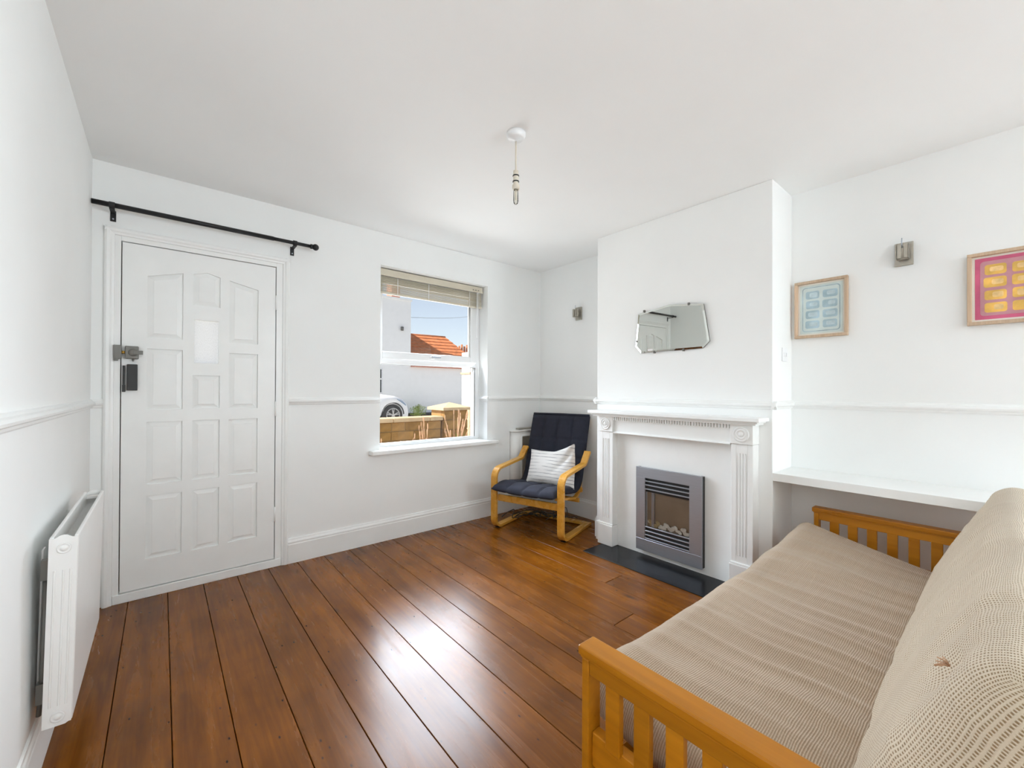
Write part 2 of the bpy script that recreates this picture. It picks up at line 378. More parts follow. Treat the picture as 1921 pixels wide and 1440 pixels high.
def fillet(pts, radii, seg=8):
    out = [Vector(pts[0])]
    for i in range(1, len(pts)-1):
        p, a, b = Vector(pts[i]), Vector(pts[i-1]), Vector(pts[i+1]); r = radii[i-1]
        da, db = (a-p).normalized(), (b-p).normalized()
        ang = da.angle(db); t = r/math.tan(ang/2)
        q0, q1 = p+da*t, p+db*t; cdir = (da+db).normalized(); c = p+cdir*(r/math.sin(ang/2))
        v0, v1 = q0-c, q1-c; tot = v0.angle(v1)
        for k in range(seg+1):
            w = k/seg
            out.append(c+(v0*math.sin((1-w)*tot)+v1*math.sin(w*tot))/math.sin(tot))
    out.append(Vector(pts[-1])); return out
def ribbon(mb, path, th, v0, v1):
    """path of 2-D (u, z) points swept to a strap: thickness th in the plane, width v0..v1"""
    n = len(path); L = []
    for i, p in enumerate(path):
        d = (Vector(path[min(i+1, n-1)])-Vector(path[max(i-1, 0)])).normalized()
        nn = Vector((-d.y, d.x)); L.append((Vector(p)+nn*th/2, Vector(p)-nn*th/2))
    vs = []
    for a, b in L: vs += [(a.x, v0, a.y), (a.x, v1, a.y), (b.x, v1, b.y), (b.x, v0, b.y)]
    fs = []
    for i in range(n-1):
        o = 4*i
        for k in range(4): fs.append((o+k, o+(k+1) % 4, o+4+(k+1) % 4, o+4+k))
    fs += [(0, 3, 2, 1), (4*n-4, 4*n-3, 4*n-2, 4*n-1)]
    mb.add(vs, fs, False); return mb

# ------------------------------------------------------------------ room constants
D, L, R, CX, YA, YB, H = 3.2005, -.2952, 3.0822, 2.7441, 2.1747, .8885, 2.45
REAR = -3.9
WX0, WX1, WZ0, WZ1 = 1.325, 2.382, .700, 2.192          # window opening
FRAME_Y = 3.335

# ================================================================== ROOM SHELL
fl = box('floor', 'gap', None, L-.2, R+.2, REAR-.1, D+.2, -.12, -.022); struct(fl)
edges = [-.3115]
for e in (-.137, .035, .205, .380, .555, .730, .904, 1.083, 1.258, 1.427, 1.607): edges.append(e)
while edges[-1] < R: edges.append(edges[-1]+.1745)
for a, b in zip(edges[:-1], edges[1:]):
    x0, x1 = max(a, L)+.0013, min(b, R)-.0013
    # boards butt end to end over a joist here and there
    cuts = [REAR, D]
    k = edges.index(a)
    if k in (12, 14): cuts = [REAR, 1.30 if k == 12 else 1.62, D]
    if k in (5,): cuts = [REAR, .35, D]
    for y0, y1 in zip(cuts[:-1], cuts[1:]):
        g0 = .0012 if y0 != REAR else 0; g1 = .0012 if y1 != D else 0
        o = box('plank', 'plank', fl, x0, x1, y0+g0, y1-g1, -.022+.0, 0, .0015, 1)
        o.location.z -= 0
        o.parent = fl; o.location = Vector(o.location)-Vector(fl.location)
ceil = box('ceiling', 'ceil', None, L-.2, R+.2, REAR-.3, D+.28, H, H+.15); struct(ceil)
box('wall_left', 'wall', None, L-.2, L, REAR-.3, D+.28, -.1, H); struct(bpy.data.objects['wall_left'])
SY0, SY1, SZA, SZB = -3.85, -1.75, .62, 2.28          # opening added behind the camera for the fill light
w = MB(); w.box(R, R+.2, REAR-.3, SY0, -.1, H); w.box(R, R+.2, SY1, D+.28, -.1, H); w.box(R, R+.2, SY0, SY1, -.1, SZA); w.box(R, R+.2, SY0, SY1, SZB, H)
struct(w.build('wall_right', 'wall'))
box('wall_chimney', 'wall', None, CX, R, YB, YA, -.02, H, .004, 2); struct(bpy.data.objects['wall_chimney'])
# front wall with door and window openings
DX0, DX1, DZ1 = -.213, .632, 2.065
w = MB(); Y0, Y1 = D, D+.28
w.box(L, DX0, Y0, Y1, 0, H); w.box(DX0, DX1, Y0, Y1, DZ1, H); w.box(DX1, WX0, Y0, Y1, 0, H)
w.box(WX0, WX1, Y0, Y1, 0, WZ0); w.box(WX0, WX1, Y0, Y1, WZ1, H); w.box(WX1, R, Y0, Y1, 0, H)
struct(w.build('wall_front', 'wall'))
box('wall_rear', 'wall', None, L, R, REAR-.2, REAR, 0, H); struct(bpy.data.objects['wall_rear'])
w2 = sroot('added_window', (R+.12, (SY0+SY1)/2, SZA))  # unseen window, added to frame the fill lamp
def rel(o, root): o.location = Vector(o.location)-Vector(root.location); return o
ym = (SY0+SY1)/2
for y in (SY0, ym-.03, SY1-.06): rel(box('frame_upright', 'upvc', w2, R+.12, R+.18, y, y+.06, SZA, SZB, .003), w2)
for y0, y1 in ((SY0+.06, ym-.03), (ym+.03, SY1-.06)):
    for z in (SZA, SZB-.06): rel(box('frame_rail', 'upvc', w2, R+.12, R+.18, y0, y1, z, z+.06, .003), w2)
    rel(box('pane', 'glass', w2, R+.147, R+.151, y0, y1, SZA+.06, SZB-.06), w2)

# baseboards and dado rails (profiles swept along the walls)
BB = [(0, 0), (.020, 0), (.020, .128), (.017, .133), (.017, .140), (.020, .143), (.018, .150), (.012, .157), (.010, .166), (0, .170)]
DR = [(0, 0), (.006, .001), (.010, .006), (.012, .014), (.022, .020), (.024, .028), (.019, .036), (.010, .040), (.006, .047), (0, .050)]
def run(name, prof, z, axis, a, b, off, sign):
    """axis 'x': runs along x on a wall at y=off; sign: direction the profile sticks out"""
    poly = [(off+sign*p, z+q) for p, q in prof]
    mb = MB()
    if axis == 'x': mb.prism(poly, 'x', a, b)
    else: mb.prism([(p, q) for p, q in poly], 'y', a, b)
    return struct(mb.build(name, 'gloss'))
run('baseboard_front', BB, 0, 'x', .672, R, D, -1)
run('baseboard_left', [(p*.6, q) for p, q in BB], 0, 'y', REAR, D-.025, L, 1)
run('baseboard_right_alcove', BB, 0, 'y', YA, D-.02, R, -1)
run('baseboard_chimney_side', BB, 0, 'x', CX, R-.02, YA, 1)
run('baseboard_right', BB, 0, 'y', REAR, YB, R, -1)
DZ = 1.092
run('trim_1', DR, DZ, 'x', .672, WX0-.002, D, -1)
run('trim_2', DR, DZ, 'x', WX1+.002, R, D, -1)
run('trim_3', DR, DZ, 'y', REAR, D, L, 1)
run('trim_4', DR, DZ, 'x', L, -.245, D, -1)
run('trim_5', DR, DZ, 'y', YA, D, R, -1)
run('trim_6', DR, DZ, 'x', CX-.024, R, YA, 1)
run('trim_7', DR, DZ, 'y', YB-.024, YA+.024, CX, -1)
run('trim_8', DR, DZ, 'x', CX-.024, R, YB, -1)
run('trim_9', DR, DZ, 'y', SY1, YB, R, -1)
# dado return inside the window reveal
mb = MB(); mb.prism([(WX1-p*.7, DZ+q) for p, q in DR], 'y', D-.01, FRAME_Y-.02); struct(mb.build('trim_10', 'gloss'))

# ================================================================== DOOR
dr = sroot('door_1', (.208, D, 0))
def dpart(o): o.location = Vector(o.location)-Vector(dr.location); return o
def mb_d(mb, name, mat, parent=None, bevel=0, seg=2):
    o = mb.build(name, mat, parent or dr, bevel, seg)
    if parent is None: o.location = -Vector(dr.location)
    return o
# architrave (three moulded boards), lining, threshold
AR = [(0, 0), (0, -.016), (.010, -.022), (.022, -.020), (.030, -.014), (.040, -.012), (.042, 0)]   # (across from outer edge, y)
mb = MB(); mb.prism([(-.245+a, D+y) for a, y in AR], 'z', 0, 2.098); mb_d(mb, 'architrave', 'gloss')
mb = MB(); mb.prism([(.672-a, D+y) for a, y in AR], 'z', 0, 2.098); mb_d(mb, 'architrave', 'gloss')
mb = MB(); mb.prism([(D+y, 2.098-a) for a, y in AR], 'x', -.245, .672); mb_d(mb, 'architrave', 'gloss')
mb = MB(); mb.box(-.213, -.178, D-.004, D+.12, 0, 2.064); mb_d(mb, 'jamb', 'gloss', bevel=.002)
mb = MB(); mb.box(.5935, .632, D-.004, D+.12, 0, 2.064); mb_d(mb, 'jamb', 'gloss', bevel=.002)
mb = MB(); mb.box(-.178, .5935, D-.004, D+.12, 2.030, 2.064); mb_d(mb, 'head_jamb', 'gloss', bevel=.002)
mb = MB(); mb.box(-.203, .630, D-.012, D+.12, 0, .050); mb_d(mb, 'threshold', 'gloss', bevel=.003)
mb = MB(); mb.box(-.178, -.160, D+.046, D+.07, .05, 2.03); mb.box(.575, .5935, D+.046, D+.07, .05, 2.03); mb.box(-.16, .575, D+.046, D+.07, 2.01, 2.03); mb.box(-.16, .575, D+.046, D+.07, .05, .07)
mb_d(mb, 'door_stop', 'gap')
X0, X1, Z0, Z1 = -.1735, .5890, .0555, 2.0255
cols = [(-.066, .097), (.144, .281), (.329, .488)]
G = (1.352, 1.632)
prows = {0: [[(.217, .582)], [(.646, 1.008)], [(1.078, 1.433)], [(1.495, 1.852, 1.897, None)]],
         1: [[(.217, .583)], [(.646, 1.009)], [(1.080, 1.284)], [G], [(1.710, 1.901, 1.902, 1.921)]],
         2: [[(.222, .584)], [(.647, 1.008)], [(1.076, 1.430)], [(1.495, 1.893, 1.855, None)]]}
DEP = .0125
leaf = MB()
fy0, fy1 = D, D+DEP
xs = [X0, cols[0][0], cols[0][1], cols[1][0], cols[1][1], cols[2][0], cols[2][1], X1]
for i in (0, 2, 4, 6): leaf.box(xs[i], xs[i+1], fy0, fy1, Z0, Z1)
panels = []
for c, (a, b) in enumerate(cols):
    zprev = [(a, Z0), (b, Z0)]
    for (row,) in prows[c]:
        zb = row[0]
        leaf.prism([zprev[0]]+zprev[1:-1]+[zprev[-1], (b, zb), (a, zb)], 'y', fy0, fy1)
        if len(row) == 2: top = [(a, row[1]), (b, row[1])]
        elif row[3] is None: top = [(a, row[1]), (b, row[2])]
        else: top = [(a, row[1]), ((a+b)/2, row[3]), (b, row[2])]
        panels.append((c, [(a, zb), (b, zb)]+top[::-1], row == G))
        zprev = top
    leaf.prism(zprev+[(b, Z1), (a, Z1)], 'y', fy0, fy1)
# backing of the leaf, with the hole for the pane
for x0, x1, z0, z1 in ((X0, cols[1][0], Z0, Z1), (cols[1][1], X1, Z0, Z1), (cols[1][0], cols[1][1], Z0, G[0]), (cols[1][0], cols[1][1], G[1], Z1)):
    leaf.box(x0, x1, fy1, D+.044, z0, z1)
lf = mb_d(leaf, 'leaf', 'gloss')
def inset(poly, d):
    n = len(poly); out = []
    for i in range(n):
        p, a, b = Vector(poly[i]), Vector(poly[i-1]), Vector(poly[(i+1) % n])
        e1, e2 = (p-a).normalized(), (b-p).normalized()
        n1, n2 = Vector((-e1.y, e1.x)), Vector((-e2.y, e2.x))
        k = (n1+n2).normalized(); out.append(tuple(p+k*(d/max(.3, k.dot(n1)))))
    return out
for c, poly, isg in panels:
    if isg: continue
    mb = MB(); n = len(poly)
    loops = [(inset(poly, .0005), D+DEP-.0003), (inset(poly, .006), D+DEP-.0015), (inset(poly, .028), D+.0050), (inset(poly, .0285), D+.0035)]
    o = 0
    for pl, y in loops: mb.v += [(p[0], y, p[1]) for p in pl]
    for k in range(len(loops)-1):
        for i in range(n):
            j = (i+1) % n; mb.f.append((k*n+i, k*n+j, (k+1)*n+j, (k+1)*n+i)); mb.smooth.append(False)
    mb.f.append(tuple((len(loops)-1)*n+i for i in range(n))); mb.smooth.append(False)
    mb_d(mb, 'panel', 'gloss')
mb = MB(); mb.box(cols[1][0]+.001, cols[1][1]-.001, D+.020, D+.026, G[0]+.001, G[1]-.001); mb_d(mb, 'pane', 'frost')['label'] = 'small bright frosted glass pane'
mb = MB()
for x0, x1, z0, z1 in ((cols[1][0], cols[1][0]+.008, G[0], G[1]), (cols[1][1]-.008, cols[1][1], G[0], G[1]), (cols[1][0]+.008, cols[1][1]-.008, G[0], G[0]+.008), (cols[1][0]+.008, cols[1][1]-.008, G[1]-.008, G[1])):
    mb.box(x0, x1, D+.002, D+.02, z0, z1)
mb_d(mb, 'pane_bead', 'gloss')
for zc in (1.787, 1.068, .354):
    mb = MB(); mb.cyl((.592, D-.004, zc-.05), (.592, D-.004, zc+.05), .0055, n=10); mb.box(.577, .592, D-.0015, D+.001, zc-.05, zc+.05); mb.box(.592, .607, D-.0055, D-.003, zc-.05, zc+.05)
    mb_d(mb, 'hinge', 'gloss')
# night latch
mb = MB(); mb.box(-.158, -.101, D-.030, D-.0, 1.368, 1.440); lk = mb_d(mb, 'night_latch', 'lockgrey', bevel=.004); lk['label'] = 'grey metal night latch'
mb = MB(); mb.box(-.205, -.172, D-.030, D-.003, 1.366, 1.443); mb.box(-.205, -.186, D-.028, D-.003, 1.356, 1.37); mb_d(mb, 'latch_keeper', 'lockgrey', bevel=.003)
mb = MB(); mb.cyl((-.173, D-.016, 1.404), (-.157, D-.016, 1.404), .008, n=12); mb_d(mb, 'latch_bolt', 'brass')
mb = MB(); mb.lathe([(.021, 0), (.021, -.006), (.017, -.010), (.008, -.011)], (-.124, D-.030, 1.404), 'y', 20); mb.box(-.124, -.082, D-.044, D-.034, 1.393, 1.415); mb_d(mb, 'latch_snib', 'lockgrey', bevel=.002)
mb = MB(); mb.cyl((-.124, D-.016, 1.370), (-.124, D-.016, 1.355), .006, .004, n=10); mb_d(mb, 'latch_button', 'lockgrey')
# black letter-style pull / lock case below
mb = MB(); mb.box(-.150, -.105, D-.024, D, 1.190, 1.338); hd = mb_d(mb, 'lock_case', 'blackplastic', bevel=.003); hd['label'] = 'black upright lock case'
mb = MB(); mb.box(-.168, -.158, D-.020, D, 1.205, 1.330); mb.box(-.169, -.156, D-.024, D, 1.182, 1.222); mb_d(mb, 'lock_plate', 'blackplastic', bevel=.002)

# ================================================================== WINDOW
wd = sroot('window_1', (WX0, FRAME_Y, WZ0))
def wp(o): o.location = Vector(o.location)-Vector(wd.location); return o
FY0, FY1 = FRAME_Y, FRAME_Y+.06
wp(box('frame_upright', 'upvc', wd, WX0, WX0+.045, FY0, FY1, WZ0+.02, WZ1, .004))
wp(box('frame_upright', 'upvc', wd, WX1-.045, WX1, FY0, FY1, WZ0+.02, WZ1, .004))
wp(box('frame_rail', 'upvc', wd, WX0+.045, WX1-.045, FY0, FY1, WZ0+.02, .750, .004))
wp(box('frame_rail', 'upvc', wd, WX0+.045, WX1-.045, FY0, FY1, WZ1-.05, WZ1, .004))
wp(box('transom', 'upvc', wd, WX0+.045, WX1-.045, FY0, FY1, 1.413, 1.462, .004))
SX0, SX1, SZ0, SZ1 = WX0+.040, WX1-.040, 1.458, WZ1-.045
sash = wp(box('sash', 'upvc', wd, SX0, SX0+.028, FY0-.014, FY0+.04, SZ0, SZ1, .004))
def sp_(o): o.location = Vector(o.location)-Vector(wd.location)-Vector(sash.location); o.parent = sash; return o
sp_(box('sash_upright', 'upvc', sash, SX1-.072, SX1, FY0-.014, FY0+.04, SZ0, SZ1, .004))
sp_(box('sash_rail', 'upvc', sash, SX0+.028, SX1-.072, FY0-.014, FY0+.04, SZ0, SZ0+.060, .004))
sp_(box('sash_rail', 'upvc', sash, SX0+.028, SX1-.072, FY0-.014, FY0+.04, SZ1-.06, SZ1, .004))
sp_(box('pane', 'glass', sash, SX0+.024, SX1-.07, FY0+.012, FY0+.016, SZ0+.055, SZ1-.055))
wp(box('gasket', 'lockgrey', wd, SX1-.0745, SX1-.0715, FY0-.004, FY0+.02, SZ0+.06, SZ1-.06))
wp(box('gasket', 'lockgrey', wd, WX1-.0475, WX1-.0445, FY0+.010, FY0+.02, .750, 1.413))
wp(box('gasket', 'lockgrey', wd, WX0+.045, WX1-.045, FY0+.010, FY0+.02, .7495, .7525))
wp(box('gasket', 'lockgrey', wd, WX0+.045, WX1-.045, FY0+.010, FY0+.02, 1.4105, 1.4135))
wp(box('pane', 'glass', wd, WX0+.04, WX1-.04, FY0+.022, FY0+.026, .745, 1.418))
hb = wp(box('handle', 'upvc', wd, 1.835, 1.875, FY0-.030, FY0-.014, 1.474, 1.498, .005))
lv = MB(); lv.box(-.012, .075, -.012, 0, -.006, .012); o = lv.build('lever', 'steel', hb, .004); o.location = (0, -.008, .004)
# sill board
sl = box('window_sill', 'gloss', wd, 1.236, 2.471, D-.075, D+.001, .690, .725, .008, 3); wp(sl)
sl2 = box('window_sill', 'gloss', wd, WX0+.001, WX1-.001, D+.001, FRAME_Y+.01, .690, .725); wp(sl2)
wp(box('outer_sill', 'render', wd, WX0-.05, WX1+.05, FRAME_Y+.07, D+.34, .64, .70, .004))

# venetian blind drawn up
vb = thing('venetian_blind', 'cream venetian blind drawn up at the top of the window', 'blind', (1.86, 3.285, 2.18))
def vp(o): o.location = Vector(o.location)-Vector(vb.location); return o
BX0, BX1 = 1.342, 2.366
vp(box('headrail', 'blind', vb, BX0, BX1, 3.262, 3.302, 2.140, 2.184, .003))
vp(box('headrail_lip', 'blind', vb, BX0, BX1, 3.258, 3.266, 2.128, 2.142, .002))
ns = 13
zt, zb = 2.122, 2.005
sm = MB(); w2_ = (BX1-BX0)/2-.004
arc = [(-.0125, 0.0), (-.006, .0022), (0, .003), (.006, .0022), (.0125, 0)]
sm.prism(arc+[(a, q-.0008) for a, q in arc[::-1]], 'x', -w2_, w2_)
sme = sm.mesh('slat'); sme.materials.append(M['blind'])
for i in range(ns):
    o = link('slat', sme, vb); o.location = Vector((1.854+random.uniform(-.001, .001), 3.283, zt-(zt-zb)*i/(ns-1)))-Vector(vb.location)
    o.rotation_euler = (math.radians(32+random.uniform(-5, 5)), math.radians(random.uniform(-.12, .12)), 0)
vp(box('bottom_rail', 'blind', vb, BX0+.003, BX1-.003, 3.270, 3.296, 1.984, 1.998, .002))
for x in (1.50, 1.79, 2.22): vp(box('ladder_cord', 'upvc', vb, x-.002, x+.002, 3.2675, 3.2695, 1.99, 2.14))
mb = MB(); mb.tube([(2.318, 3.259, 2.13), (2.320, 3.26, 1.8), (2.324, 3.262, 1.45), (2.32, 3.262, 1.15)], .0022, 6); vp(mb.build('pull_cord', 'upvc', vb))
mb = MB(); mb.tube([(2.30, 3.259, 2.13), (2.302, 3.258, 1.7)], .004, 8); vp(mb.build('tilt_wand', 'upvc', vb))
for x in (2.255, 2.285, 2.315): vp(box('cord_port', 'lockgrey', vb, x-.006, x+.006, 3.2572, 3.2582, 2.145, 2.153))

# ================================================================== CURTAIN POLE
cp = thing('curtain_pole', 'black metal curtain pole with ball end above the white door', 'curtain pole', (.25, D-.085, 2.193))
def cpp(o): o.location = Vector(o.location)-Vector(cp.location); return o
cpp(MB().cyl((L+.004, D-.085, 2.193), (.56, D-.085, 2.193), .0135, n=20).build('pole', 'black', cp))
cpp(MB().cyl((.55, D-.085, 2.193), (.792, D-.085, 2.193), .0115, n=20).build('pole_extension', 'black', cp))
mb = MB(); mb.cyl((.785, D-.085, 2.193), (.800, D-.085, 2.193), .016, n=18); mb.ball((.818, D-.085, 2.193), .022); cpp(mb.build('finial', 'black', cp))
for x in (-.212, .688):
    mb = MB(); mb.box(x-.012, x+.012, D-.004, D, 2.128, 2.188); mb.box(x-.011, x+.011, D-.085, D, 2.172, 2.177)
    mb.lathe([(.0165, -.012), (.0165, .012)], (x, D-.085, 2.193), 'x', 18)
    cpp(mb.build('bracket', 'black', cp, .001))
    cpp(MB().cyl((x, D-.0045, 2.142), (x, D-.0065, 2.142), .004, n=10).build('screw', 'steel', cp))

# ================================================================== RADIATOR
rd = thing('radiator', 'white double panel radiator hung on the left wall', 'radiator', (-.229, 2.2, .19))
rd.rotation_euler = (0, math.radians(1.15), 0)
ry0, ry1, rh = -.363, .363, .565          # local: y along wall, x out from wall, z up
def rb(name, mat, x0, x1, y0, y1, z0, z1, bevel=0, seg=2): return box(name, mat, rd, x0, x1, y0, y1, z0, z1, bevel, seg)
rb('front_panel', 'enamel', .016, .0265, ry0+.002, ry1-.002, .004, rh, .004, 3)
rb('back_panel', 'enamel', -.036, -.026, ry0+.002, ry1-.002, .004, rh, .004, 3)
for y, s in ((ry0, -1), (ry1, 1)):
    mb = MB(); x0, x1 = -.036, .0245
    yy = [y-.0015, y+.0015]
    poly = [(x0, 0), (x1-.012, .0), (x1-.006, .004), (x1, .004), (x1, rh-.004), (x1-.012, rh-.004)]
    k = [(.0, rh-.004), ]
    for i in range(9):
        t = i/8; poly.append((x1-.012-(x1-x0-.024)*t, rh-.004+.009*math.sin(math.pi*t)))
    poly += [(x0, rh-.004)]
    mb.prism(poly, 'y', yy[0], yy[1]); sp = mb.build('side_panel', 'enamel', rd)
    for x in (-.022, -.003, .012):
        mb = MB(); mb.prism([(x-.004, y), (x+.004, y), (x+.0015, y+s*.004), (x-.0015, y+s*.004)], 'z', .06, rh-.10); o = mb.build('rib', 'enamel', sp)
    for z in (.028, rh-.035):
        mb = MB(); mb.lathe([(.016, 0), (.016, s*.003), (.0135, s*.0045), (.0125, s*.003), (.008, s*.003), (.007, s*.006), (.001, s*.006)], (-.004, y+s*.0015, z), 'y', 24); mb.build('plug', 'enamel', sp)
fins = MB()
for i in range(44):
    y = ry0+.02+i*(ry1-ry0-.04)/43; fins.box(-.026, .016, y-.0008, y+.0008, .04, rh-.05)
fins.build('convector_fins', 'enamel', rd)['kind'] = 'stuff'
rb('top_bracket', 'enamel', -.026, .016, ry1-.030, ry1-.012, rh-.028, rh-.015, .002)
for y in (ry0+.12, ry1-.12):
    mb = MB(); mb.box(-.064, -.060, y-.02, y+.02, .05, rh-.06); mb.box(-.064, -.036, y-.004, y+.004, .08, .12); mb.box(-.064, -.036, y-.004, y+.004, rh-.14, rh-.10)
    mb.build('wall_bracket', 'enamel', rd)
mb = MB(); mb.tube([(-.046, ry0+.05, .47), (-.046, ry0+.05, .10), (-.05, ry0+.05, .02)], .006, 10); mb.box(-.056, -.036, ry0+.035, ry0+.06, .43, .49); mb.box(-.056, -.036, ry0+.035, ry0+.06, .06, .12); mb.build('pipe', 'lockgrey', rd)

# ================================================================== SHELF, SWITCH, SCONCES, PICTURES, MIRROR
sh = box('alcove_shelf', 'gloss', None, CX+.002, R, -.95, YB, .676, .722, .002)
tag(sh, 'white painted fitted shelf running along the right alcove', 'shelf')
swt = thing('socket_plate', 'small white switch plate on the side of the chimney breast', 'switch', (2.935, YB, 1.426))
box('plate', 'upvc', swt, -.040, .040, -.009, 0, -.042, .042, .003)
for x in (-.016, .016): box('rocker', 'upvc', swt, x-.006, x+.006, -.013, -.009, -.012, .012, .002)

def sconce(name, y, z, label):
    t = thing(name, label, 'wall light', (R, y, z), 0, 'wall lights on the alcove walls')
    box('back_plate', 'nickel', t, -.014, 0, -.037, .037, -.062, .062, .002)
    box('arm', 'nickel', t, -.035, -.014, -.010, .010, -.012, .012)
    # open metal channel standing off the plate
    mb = MB(); w, h0, h1 = .024, -.036, .040
    mb.box(-.039, -.035, -w, w, h0, h1); mb.box(-.070, -.035, -w, -w+.004, h0, h1); mb.box(-.070, -.035, w-.004, w, h0, h1)
    mb.box(-.070, -.066, -w, -w+.019, h0, h1); mb.box(-.070, -.066, w-.019, w, h0, h1); mb.box(-.070, -.035, -w, w, h0, h0+.004)
    mb.build('lamp_cup', 'nickel', t, .001, 1)
    MB().cyl((-.053, 0, -.03), (-.053, 0, .022), .010, n=14).build('lamp_holder', 'lampcream', t)
    mb = MB(); mb.cyl((-.053, .004, .02), (-.053, .004, .078), .0022, n=8); mb.build('pin', 'steel', t)
    return t
sconce('wall_light', .361, 1.946, 'brushed metal wall light between the blue and the pink picture')
sconce('wall_light', 2.662, 1.938, 'brushed metal wall light in the corner alcove above the armchair')

def rrect(mb, y0, y1, z0, z1, r, x0, x1, n=5):
    pts = []
    for cy, cz, a0 in ((y1-r, z1-r, 0), (y0+r, z1-r, 90), (y0+r, z0+r, 180), (y1-r, z0+r, 270)):
        for i in range(n+1):
            a = math.radians(a0+90*i/n); pts.append((cy+r*math.cos(a), cz+r*math.sin(a)))
    mb.prism(pts, 'x', x0, x1); return mb
def picture(y0, y1, z0, z1, label, bg, tray, cell, edge):
    yc, zc = (y0+y1)/2, (z0+z1)/2
    t = thing('framed_picture', label, 'picture', (R, yc, zc)); a, b = (y1-y0)/2, (z1-z0)/2
    f, d = .016, .032
    # frame pieces, mitred look: two uprights between two rails
    box('frame_rail', 'frame_wood', t, -d, -.004, -a, a, b-f, b, .0015, 1); box('frame_rail', 'frame_wood', t, -d, -.004, -a, a, -b, -b+f, .0015, 1)
    box('frame_upright', 'frame_wood', t, -d, -.004, -a, -a+f, -b+f, b-f, .0015, 1); box('frame_upright', 'frame_wood', t, -d, -.004, a-f, a, -b+f, b-f, .0015, 1)
    pp = box('paper', 'paper', t, -.012, -.006, -a+f, a-f, -b+f, b-f)
    def flat(name, mat, ya, yb, za, zb, r, k):
        mb = MB(); rrect(mb, ya, yb, za, zb, r, -.0125-.0006*k, -.0119-.0006*k); return mb.build(name, mat, t)
    m_ = .010
    flat('painted_ground', bg, -a+f+m_, a-f-m_, -b+f+m_, b-f-m_, .003, 1)
    if edge:
        flat('painted_outline', edge, -a+f+m_+.012, a-f-m_-.012, -b+f+m_+.012, b-f-m_-.012, .016, 2)
    flat('painted_tray', tray, -a+f+m_+.017, a-f-m_-.017, -b+f+m_+.017, b-f-m_-.017, .014, 3)
    iw, ih = (a-f-m_-.026), (b-f-m_-.028)
    for i in range(2):
        for j in range(4):
            ya = -iw+i*iw+(.006 if i else 0); yb = ya+iw-.010
            za = -ih+j*(2*ih/4)+.004; zb = za+2*ih/4-.013
            flat('painted_cell', cell, ya+random.uniform(-.002, .002), yb+random.uniform(-.002, .002), za, zb+random.uniform(-.002, .002), .010, 4)
            q = random.uniform(.3, .6)
            z_a = za+.008+random.uniform(0, .008); flat('painted_gleam', M['gleam_'+cell], ya+.010, ya+.010+(yb-ya-.020)*q*1.6, z_a, zb-.010, .0075, 5)
    return t
M['gleam_cell_y'] = plain('pale_yellow_paint', (.84, .58, .26), .8, var=.2, nscale=30)
M['gleam_cell_b'] = plain('pale_blue_paint', (.50, .61, .64), .8, var=.15, nscale=30)
picture(.599, .866, 1.531, 1.881, 'pale blue picture of a tray of eight cells in light wood frame', 'paleblue', 'paleblue', 'cell_b', 'blueline')
picture(-.137, .130, 1.529, 1.880, 'pink and yellow picture of a tray of eight cells in light wood frame', 'pink', 'mauve', 'cell_y', None)

# mirror: irregular bevelled glass
mr = thing('wall_mirror', 'angular frameless wall mirror with tapering sides above the mantelpiece', 'mirror', (CX, 1.53, 1.64))
mp = [(1.779, 1.772), (1.531, 1.806), (1.290, 1.776), (1.251, 1.527), (1.296, 1.483), (1.760, 1.480), (1.806, 1.531)]
mp = [(y-1.53, z-1.64) for y, z in mp][::-1]
mb = MB(); n = len(mp); inn = inset(mp, .012)
if Vector(inn[0]).length > Vector(mp[0]).length: inn = inset(mp, -.012)
mb.prism(mp, 'x', -.012, -.004); o = mb.build('backing', 'lockgrey', mr)
mb = MB(); mb.v = [(-.013, *p) for p in mp]+[(-.0165, *p) for p in inn]
for i in range(n): j = (i+1) % n; mb.f.append((i, j, n+j, n+i)); mb.smooth.append(False)
mb.build('bevel', 'mirror', mr)
mb = MB(); mb.v = [(-.0165, *p) for p in inn]; mb.f = [tuple(range(n))]; mb.smooth = [False]; mb.build('glass', 'mirror', mr)
for y, z in ((.20, .148), (-.14, .150), (.262, -.07), (.12, -.160), (-.10, -.160)): box('clip', 'lockgrey', mr, -.019, -.004, y-.006, y+.006, z-.008, z+.008, .001)
box('paper_tag', 'upvc', mr, -.0172, -.0166, .13, .17, -.148, -.135)
mr.rotation_euler = (0, math.radians(-.8), 0)

# ================================================================== CEILING PENDANT
pd = thing('ceiling_pendant', 'bare bulb ceiling pendant with white rose and short flex', 'ceiling light', (1.312, 1.538, H))
MB().lathe([(.047, 0), (.047, -.012), (.043, -.020), (.041, -.024), (.036, -.030), (.012, -.034), (.006, -.040)], (0, 0, 0), 'z', 32).build('ceiling_rose', 'upvc', pd)
MB().cyl((0, 0, -.035), (0, 0, -.185), .0042, n=10).build('flex', 'lampcream', pd)
MB().lathe([(.006, -.180), (.0125, -.184), (.0135, -.205), (.014, -.208), (.0135, -.212), (.0135, -.232), (.0145, -.236), (.012, -.240), (.012, -.247), (.0175, -.254), (.0185, -.265), (.016, -.274), (.008, -.275)], (0, 0, 0), 'z', 24).build('lamp_holder', 'lampcream', pd)
for z in (-.208, -.236): MB().lathe([(.0138, z-.003), (.0158, z-.002), (.0158, z+.002), (.0138, z+.003)], (0, 0, 0), 'z', 24).build('holder_ring', 'black', pd)
MB().lathe([(.0105, -.272), (.0115, -.285), (.012, -.330), (.010, -.341), (.005, -.346), (.001, -.347)], (0, 0, 0), 'z', 20).build('bulb', 'bulb', pd)
MB().cyl((0, 0, -.272), (0, 0, -.325), .003, n=8).build('filament_stem', 'lampcream', pd)

